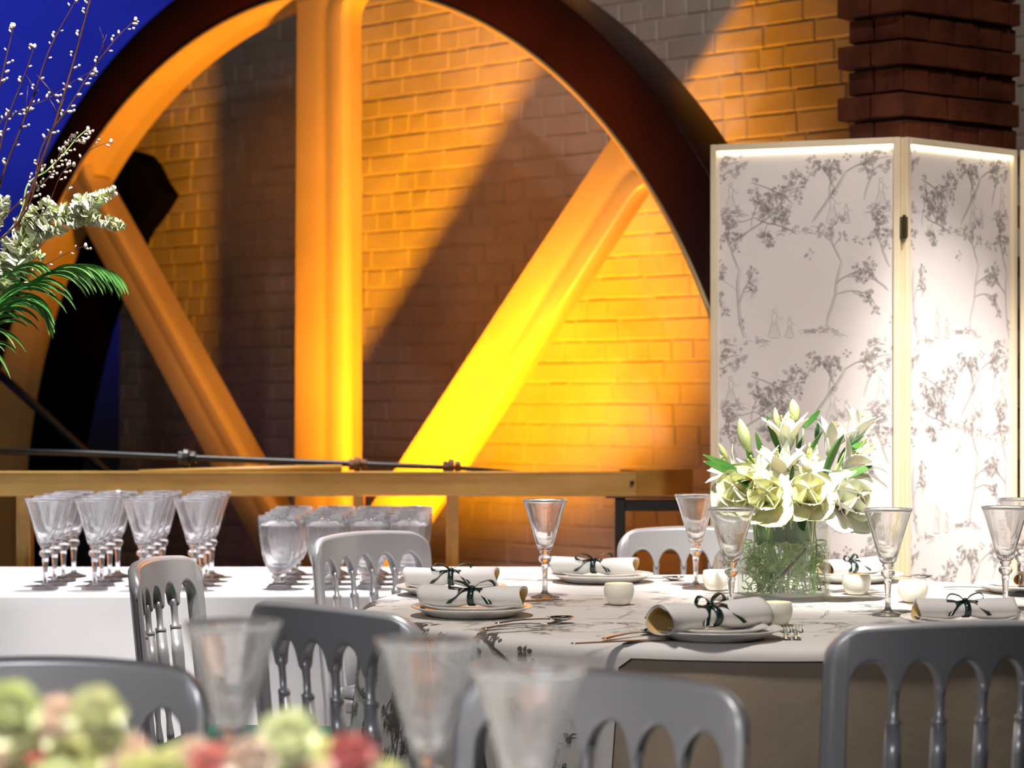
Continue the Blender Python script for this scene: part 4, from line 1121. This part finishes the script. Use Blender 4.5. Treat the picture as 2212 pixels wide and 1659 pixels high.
# lilies
LI = [(1702, 975, .00, (-.10, -.25, 1), .110, .55, 'half-open white lily pointing up at the top centre of the bouquet'),
      (1690, 1052, -.06, (-.05, -.30, 1), .115, .50, 'half-open white lily above the gap between the two front roses'),
      (1655, 1040, -.03, (-.45, -.3, .9), .090, .65, 'white lily leaning left behind the leftmost rose'),
      (1790, 985, .04, (.30, -.1, 1), .105, .55, 'bright white lily at the upper right of the bouquet'),
      (1820, 1010, .00, (.75, -.25, .7), .115, .75, 'wide open white lily facing right'),
      (1745, 1035, -.05, (.15, -.5, 1), .080, .7, 'small white lily right of the centre of the bouquet'),
      (1835, 960, .05, (.45, -.1, 1), .100, .45, 'white lily highest at the right of the bouquet'),
      (1600, 1030, .03, (-.8, -.2, .5), .085, .6, 'white lily stretching left above the leftmost rose')]
for i, (px, py, dd, dv, L_, op, lb) in enumerate(LI): lily(px, py, dd, dv, L_, op, lb, 10 + i)
LI += []
# leaves
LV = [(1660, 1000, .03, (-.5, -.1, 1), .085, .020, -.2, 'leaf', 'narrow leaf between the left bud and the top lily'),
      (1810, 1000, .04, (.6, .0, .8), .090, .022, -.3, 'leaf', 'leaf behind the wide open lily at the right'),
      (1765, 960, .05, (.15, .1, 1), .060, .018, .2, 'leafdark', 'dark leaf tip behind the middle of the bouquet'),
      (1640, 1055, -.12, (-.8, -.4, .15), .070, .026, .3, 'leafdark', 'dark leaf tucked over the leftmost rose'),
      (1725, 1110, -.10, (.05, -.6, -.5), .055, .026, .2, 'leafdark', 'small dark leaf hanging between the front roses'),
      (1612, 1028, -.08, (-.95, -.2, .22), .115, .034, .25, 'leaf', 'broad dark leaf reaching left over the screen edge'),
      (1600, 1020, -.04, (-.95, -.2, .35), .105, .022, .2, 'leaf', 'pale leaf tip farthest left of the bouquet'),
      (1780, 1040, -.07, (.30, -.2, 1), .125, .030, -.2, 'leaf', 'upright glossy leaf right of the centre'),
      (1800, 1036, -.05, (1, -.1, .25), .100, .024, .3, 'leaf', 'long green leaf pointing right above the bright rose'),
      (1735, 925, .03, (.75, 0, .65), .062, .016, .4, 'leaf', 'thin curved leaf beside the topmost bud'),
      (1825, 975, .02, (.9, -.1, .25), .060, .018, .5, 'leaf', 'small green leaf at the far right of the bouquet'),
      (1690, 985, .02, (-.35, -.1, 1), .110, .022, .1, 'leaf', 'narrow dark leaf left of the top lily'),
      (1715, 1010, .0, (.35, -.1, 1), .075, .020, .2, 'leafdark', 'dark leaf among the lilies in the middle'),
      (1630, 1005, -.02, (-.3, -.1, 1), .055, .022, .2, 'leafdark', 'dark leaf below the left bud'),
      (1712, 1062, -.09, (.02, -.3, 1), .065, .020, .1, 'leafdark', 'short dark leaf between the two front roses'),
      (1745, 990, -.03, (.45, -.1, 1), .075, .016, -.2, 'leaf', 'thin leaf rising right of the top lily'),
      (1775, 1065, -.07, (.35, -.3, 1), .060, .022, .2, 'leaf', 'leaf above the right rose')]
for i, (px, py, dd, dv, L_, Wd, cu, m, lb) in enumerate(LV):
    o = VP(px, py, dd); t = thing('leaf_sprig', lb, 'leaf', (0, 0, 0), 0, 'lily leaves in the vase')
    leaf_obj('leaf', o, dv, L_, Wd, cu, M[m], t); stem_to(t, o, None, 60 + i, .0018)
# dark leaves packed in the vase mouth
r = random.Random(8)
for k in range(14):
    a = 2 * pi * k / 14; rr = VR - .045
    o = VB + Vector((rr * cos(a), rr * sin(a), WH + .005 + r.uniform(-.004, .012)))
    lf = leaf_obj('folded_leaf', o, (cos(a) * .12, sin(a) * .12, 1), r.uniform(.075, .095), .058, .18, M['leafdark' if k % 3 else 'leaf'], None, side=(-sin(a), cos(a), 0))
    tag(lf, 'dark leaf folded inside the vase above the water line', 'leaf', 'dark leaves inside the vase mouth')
def rose(center, R, face, m, label, group, seed, layers=5, name='rose', per=5, stem=True, open_=1.0, big=False):
    t = thing(name, label, 'flower', (0, 0, 0), 0, group); d, a, b = frame_of(face); r = random.Random(seed)
    for l in range(layers):
        f = (l + 1) / layers; bm = bmesh.new(); n = per
        for k in range(n):
            ang = 2 * pi * k / n + l * .63 + r.uniform(-.1, .1); rad = a * cos(ang) + b * sin(ang)
            org = center - d * R * .55 + rad * R * .10 * f; tilt = (.10 + .75 * f * open_)
            dv = (d + rad * tilt).normalized(); side = rad.cross(d)
            if big:
                dv = (d + rad * (.05 + .95 * f ** 1.6)).normalized()
                petal(bm, org, dv, side, R * (1.15 + .45 * f) * r.uniform(.9, 1.1), R * (1.25 + .75 * f), -.75 + 1.55 * f ** 1.5 + r.uniform(-.2, .2), cup=-.42 + .25 * f, nu=12, nv=14, ruf=R * .06, rnd_tip=True)
            else:
                petal(bm, org, dv, side, R * (1.10 + .25 * f * open_), R * (1.0 + .45 * f), -.55 + .95 * f * open_ + r.uniform(-.1, .1), cup=-.55 + .15 * f, nu=6, nv=8, ruf=R * .03, rnd_tip=True)
        o = obj('petals', bm, m, t, recalc=False)
    return t
for px, py, dd, R, fc, lb, sd in ((1600, 1062, -.11, .052, (-.55, -1, .55), 'large cream rose at the front left of the bouquet', 1),
                                 (1650, 1075, -.13, .050, (-.1, -1, .45), 'open cream rose in the front middle left, petal drooping over the vase', 2),
                                 (1745, 1072, -.12, .048, (.0, -1, .6), 'cream rose at the front centre of the bouquet', 3),
                                 (1835, 1085, -.09, .060, (.45, -1, .45), 'large bright white rose at the front right of the bouquet', 4)):
    t = rose(VP(px, py, dd), R, fc, M['petalc'] if px < 1800 else M['petalw'], lb, 'roses round the front of the vase', sd, layers=3, per=4, name='rose', big=True)
    stem_to(t, VP(px, py, dd) + Vector((0, .03, -.02)), None, 80 + sd)

# foreground flowers, heavily out of focus
FB = Vector((-.36, 1.80, TZ))
fb_ = bmesh.new(); lathe(fb_, [(.001, 0), (.10, 0), (.115, .01), (.15, .06), (.16, .09), (.152, .09), (.14, .06), (.105, .016), (.001, .012)], 40)
fo = obj('flower_bowl', fb_, M['china']); fo.location = FB + Vector((0, 0, .0015)); fo.scale = (1.5, 1.0, 1.0); tag(fo, 'white bowl hidden below the blurred foreground flowers', 'bowl')
fm = bmesh.new(); sphere(fm, FB + Vector((0, 0, .085)), .13, 24, 14, sc=(1.7, 1.0, .6))
tag(obj('foliage_mound', fm, M['leaf']), 'dark foliage mound beneath the blurred foreground blooms', 'foliage', kind='stuff')
FG = [(20, 1545, 'petalg', 62), (120, 1560, 'petalb', 50), (70, 1640, 'petalp', 58), (205, 1550, 'petalc', 56), (165, 1660, 'petalc', 62), (270, 1640, 'petalb', 52),
      (350, 1690, 'petalc', 58), (460, 1665, 'petalp', 50), (420, 1640, 'petalb', 40), (545, 1650, 'petalb', 50), (625, 1605, 'petalg', 62), (700, 1650, 'petalc', 50), (760, 1640, 'petalp', 48),
      (640, 1700, 'petalb', 60), (830, 1700, 'petalc', 50), (-60, 1560, 'petalc', 62), (-40, 1660, 'petalb', 60), (220, 1740, 'petalp', 60), (500, 1740, 'petalc', 62)]
FG += [(60, 1590, 'petalc', 50), (150, 1600, 'petalc', 46), (240, 1600, 'petalc', 44), (310, 1680, 'petalc', 50), (390, 1660, 'petalc', 46), (120, 1700, 'petalg', 50), (20, 1700, 'petalc', 60), (560, 1700, 'petalg', 46), (730, 1700, 'petalb', 50), (600, 1660, 'petalc', 44), (420, 1700, 'petalg', 50), (790, 1670, 'petalc', 42)]
colw = {'petalg': 'lime green', 'petalb': 'blush', 'petalp': 'rose pink', 'petalc': 'cream'}
wherew = ['at the far left top', 'second from the left along the top', 'low at the left edge', 'at the top left of the mound, right of a blush one', 'low at the left below the top ones', 'on the right slope of the left mound',
          'in the low middle', 'low, left of the lime bloom', 'small, in the dip between mounds', 'touching the lime bloom on its left', 'at the top of the right mound', 'right of the lime bloom', 'farthest up on the right end',
          'low under the lime bloom', 'at the right end by the goblet', 'cut by the left edge, upper', 'cut by the left edge, lower', 'at the bottom left', 'at the bottom middle',
 'between the two pale ones at the left', 'tucked under the blush top one', 'on the slope under the top cream one', 'just right of the left mound', 'small, left of the dip', 'at the very bottom left, lime', 'at the left bottom corner', 'low under the right mound, small', 'low right, under a cream one', 'squeezed below the lime top one', 'below the dip between mounds', 'small, near the right end']
for i, (px, py, m, rp) in enumerate(FG):
    d = 1.72 + .05 * ((i * 37) % 3 - 1); c = P(px, py, d); R = rp * d / F * 1.08
    rose(c, R * 1.05, (random.uniform(-.4, .4), -1, random.uniform(.5, 1.1)), M[m], 'blurred %s bloom %s' % (colw[m], wherew[i]), 'blurred foreground blooms', 200 + i, layers=5, name='bloom', per=6, open_=.9)

# ------------------------------------------------------------------ tall arrangement on the left edge
TD = 5.25
ped = bmesh.new(); box(ped, -.17, .17, -.17, .17, 0, .85)
po = bevel_mod(obj('pedestal', ped, M['whitecloth'], smooth=False), .006); po.location = (-1.42, TD, 0); tag(po, 'white square pedestal outside the left edge under the tall flowers', 'pedestal')
tv = thing('tall_vase', 'clear trumpet vase on the pedestal left of the frame', 'vase', (-1.42, TD, .8515))
lathe_obj('glass_wall', [(.001, 0), (.07, 0), (.072, .004), (.035, .03), (.03, .12), (.045, .30), (.08, .47), (.076, .47), (.042, .30), (.026, .12), (.02, .04), (.001, .03)], M['vaseglass'], tv, 40)
MOUTH = Vector((-1.42, TD, 1.30))
def TP(px, py, dd=0): return P(px, py, TD + dd)
BR = [([(-40, 700), (10, 560), (60, 430), (118, 270), (160, 130), (200, -20)], .0055, 'thick dark willow branch crossing the left of the photo, thickest one'),
      ([(-60, 640), (0, 400), (40, 290), (75, 200), (110, 100), (165, 0)], .0035, 'dark willow branch left of the thickest one'),
      ([(-70, 560), (-10, 360), (15, 260), (50, 170), (75, 100)], .0032, 'short dark willow branch at the left edge'),
      ([(-70, 420), (-10, 220), (10, 140), (30, 55)], .0035, 'straight willow branch in the upper left corner'),
      ([(40, 480), (90, 320), (150, 230), (200, 150), (250, 85), (293, 42)], .0028, 'thin willow branch reaching farthest to the upper right'),
      ([(20, 500), (60, 400), (100, 370), (140, 330), (165, 300), (190, 278)], .0032, 'pale willow branch ending before the dark rim'),
      ([(50, 430), (90, 400), (118, 362), (130, 330), (160, 300), (182, 305)], .0020, 'fine green willow twig beside the pale branch'),
      ([(0, 620), (60, 560), (110, 500), (175, 345), (240, 305)], .0018, 'thin reddish twig over the amber rim'),
      ([(-30, 700), (60, 600), (120, 560), (185, 530)], .0016, 'thin straight twig above the palm leaf'),
      ([(-40, 640), (30, 560), (90, 480), (130, 380), (160, 355)], .0018, 'fine twig rising in front of the white snapdragon'),
      ([(-20, 300), (30, 250), (60, 230), (100, 215), (160, 175), (205, 150)], .0015, 'arched hair-thin twig against the blue wall')]
r = random.Random(4)
for i, (pp, rad, lb) in enumerate(BR):
    t = thing('willow_branch', lb, 'branch', (0, 0, 0), 0, 'budding willow branches')
    dd = r.uniform(-.12, .1); pts = [MOUTH + Vector((r.uniform(-.03, .03), r.uniform(-.03, .03), -.25)), MOUTH + Vector((.0, 0, .10))] + [TP(x, y, dd) for x, y in pp]
    pts = catmull(pts, 7); n = len(pts); bm = bmesh.new(); tube(bm, pts, [rad * (1 - .65 * k / n) for k in range(n)], 7); obj('twig', bm, M['bark' if i != 5 else 'stemgreen'], t)
    # side spurs and catkins
    bm = bmesh.new(); nb = 0
    k = 16
    while k < n - 1:
        p = pts[k]; tg = (pts[min(k + 1, n - 1)] - pts[k - 1]).normalized(); sd = tg.cross(Vector((0, 1, 0))).normalized() * r.choice((-1, 1)) + Vector((0, r.uniform(-.5, .5), 0))
        dv = (tg * .8 + sd * .9).normalized(); L_ = r.uniform(.004, .009)
        q = p + dv * (L_ + rad)
        sphere(bm, q, r.uniform(.0030, .0055), 7, 6, sc=(.7, .7, 1.25), rot=dv.to_track_quat('Z', 'Y'))
        if r.random() < .45: sphere(bm, q + dv * .006 + Vector((.004, 0, .002)), .0035, 7, 6)
        k += r.choice((1, 2, 2, 3))
    sphere(bm, pts[-1], .0055, 8, 6, sc=(.8, .8, 1.2))
    o = obj('catkins', bm, M['catkin'], t); o['kind'] = 'stuff'
    if i in (0, 1, 4):
        bm = bmesh.new()
        for _ in range(5):
            k = r.randint(18, n - 8); p = pts[k]; tg = (pts[k + 1] - p).normalized(); sd = (tg * .6 + Vector((r.uniform(-1, 1), r.uniform(-.3, .3), r.uniform(.2, 1)))).normalized(); L_ = r.uniform(.04, .09)
            tube(bm, [p, p + sd * L_ * .5 + Vector((0, 0, .004)), p + sd * L_], [rad * .3, rad * .25, rad * .15], 5)
        obj('side_twig', bm, M['bark'], t)
def snap(pp, lb, w0=.030, w1=.010, seed=0, dens=1.0):
    t = thing('snapdragon', lb, 'flower', (0, 0, 0), 0, 'white snapdragon spikes'); pts = catmull([MOUTH + Vector((0, 0, -.2)), MOUTH + Vector((.02, 0, .08))] + [TP(x, y, -.05) for x, y in pp], 8); n = len(pts)
    bm = bmesh.new(); tube(bm, pts, .0025, 6); obj('stem', bm, M['stemgreen'], t); r = random.Random(seed)
    bm = bmesh.new(); k0 = 16
    for k in range(k0, n, 2):
        f = (k - k0) / max(1, n - k0); wd = 1.25 * (w0 * (1 - f) + w1 * f); tg = (pts[min(k + 1, n - 1)] - pts[k - 1]).normalized(); _, a, b = frame_of(tg)
        for j in range(4):
            ang = r.uniform(0, 2 * pi); rad = a * cos(ang) + b * sin(ang); o = pts[k] + rad * wd * .35 + tg * r.uniform(-.004, .004)
            for pq in range(4):
                side = rad.cross(tg) * r.choice((-1, 1)) + tg * r.uniform(-.6, .6)
                petal(bm, o, (rad + tg * r.uniform(-.3, .9) + side * r.uniform(-.5, .5)).normalized(), side, wd * r.uniform(.65, 1.0), wd * r.uniform(.75, 1.1), r.uniform(-.4, 1.2), cup=.4, nu=4, nv=5, rnd_tip=True)
    o = obj('florets', bm, M['snap'], t, recalc=False); o['kind'] = 'stuff'
    return t
snap([(-60, 640), (0, 600), (40, 530), (90, 490), (130, 485), (180, 470), (225, 478), (262, 486)], 'long white snapdragon spike reaching right over the amber rim', .030, .010, 1)
snap([(-40, 640), (10, 590), (45, 520), (75, 475), (110, 448)], 'full white snapdragon spike with a broad head, left of the long one', .032, .020, 2)
snap([(150, 470), (175, 452), (195, 440), (215, 428), (245, 412)], 'short snapdragon side spike tipped with green buds, uppermost', .026, .008, 3)
snap([(-60, 660), (-20, 620), (10, 590), (30, 560), (50, 545), (90, 550)], 'low snapdragon spike just above the palm leaf', .026, .010, 4)
snap([(-90, 560), (-40, 500), (-10, 470), (5, 430)], 'snapdragon spike cut by the left edge of the photo', .026, .014, 5)
def palm(rach, lb, seed, side=1, n=22, LL=.16):
    t = thing('palm_leaf', lb, 'leaf', (0, 0, 0), 0, 'arching palm leaves'); pts = catmull([MOUTH + Vector((0, 0, -.25)), MOUTH + Vector((0, 0, .03))] + [TP(x, y, -.08) for x, y in rach], 8); m_ = len(pts); r = random.Random(seed)
    bm = bmesh.new(); tube(bm, pts, [.0035 * (1 - .7 * k / m_) for k in range(m_)], 7); obj('rachis', bm, M['palm'], t)
    for k in range(n):
        f = k / n; idx = int(14 + (m_ - 15) * f); p = pts[idx]; tg = (pts[min(idx + 1, m_ - 1)] - pts[idx - 1]).normalized(); sg = 1 if k % 2 else -1
        sd = Vector((0, .35 * sg, 0)) + tg.cross(Vector((0, 1, 0))) * -.55 * (1 if sg > 0 else -.55)
        dv = (tg + sd * .55).normalized(); L_ = LL * (1 - .45 * f) * r.uniform(.85, 1.1)
        bm = bmesh.new(); q = []; h = dv.copy(); c = p.copy(); steps = 9; rings = []
        for j in range(steps + 1):
            wv = .0042 * (sin(pi * min(1, .12 + .86 * (j / steps))) ** .7); s_ = h.cross(Vector((0, 1, .3))).normalized()
            rings.append((bm.verts.new(c - s_ * wv), bm.verts.new(c + Vector((0, .0015, 0))), bm.verts.new(c + s_ * wv))); h = (h + Vector((0, 0, -.11 - .02 * j))).normalized(); c = c + h * L_ / steps
        for j in range(steps):
            for e in (0, 1): bm.faces.new((rings[j][e], rings[j][e + 1], rings[j + 1][e + 1], rings[j + 1][e]))
        o = obj('leaflet', bm, M['palm'], t, recalc=False)
    return t
palm([(-60, 720), (0, 655), (70, 610), (130, 580), (190, 574), (240, 588)], 'palm leaf arching right across the left spoke, longest one', 1, n=40, LL=.15)
palm([(-60, 760), (-10, 690), (40, 650), (80, 655), (110, 690)], 'lower palm leaf drooping at the left edge', 2, n=22, LL=.11)
palm([(-60, 700), (-10, 620), (40, 580), (80, 568)], 'short palm leaf below the snapdragons', 3, n=16, LL=.10)
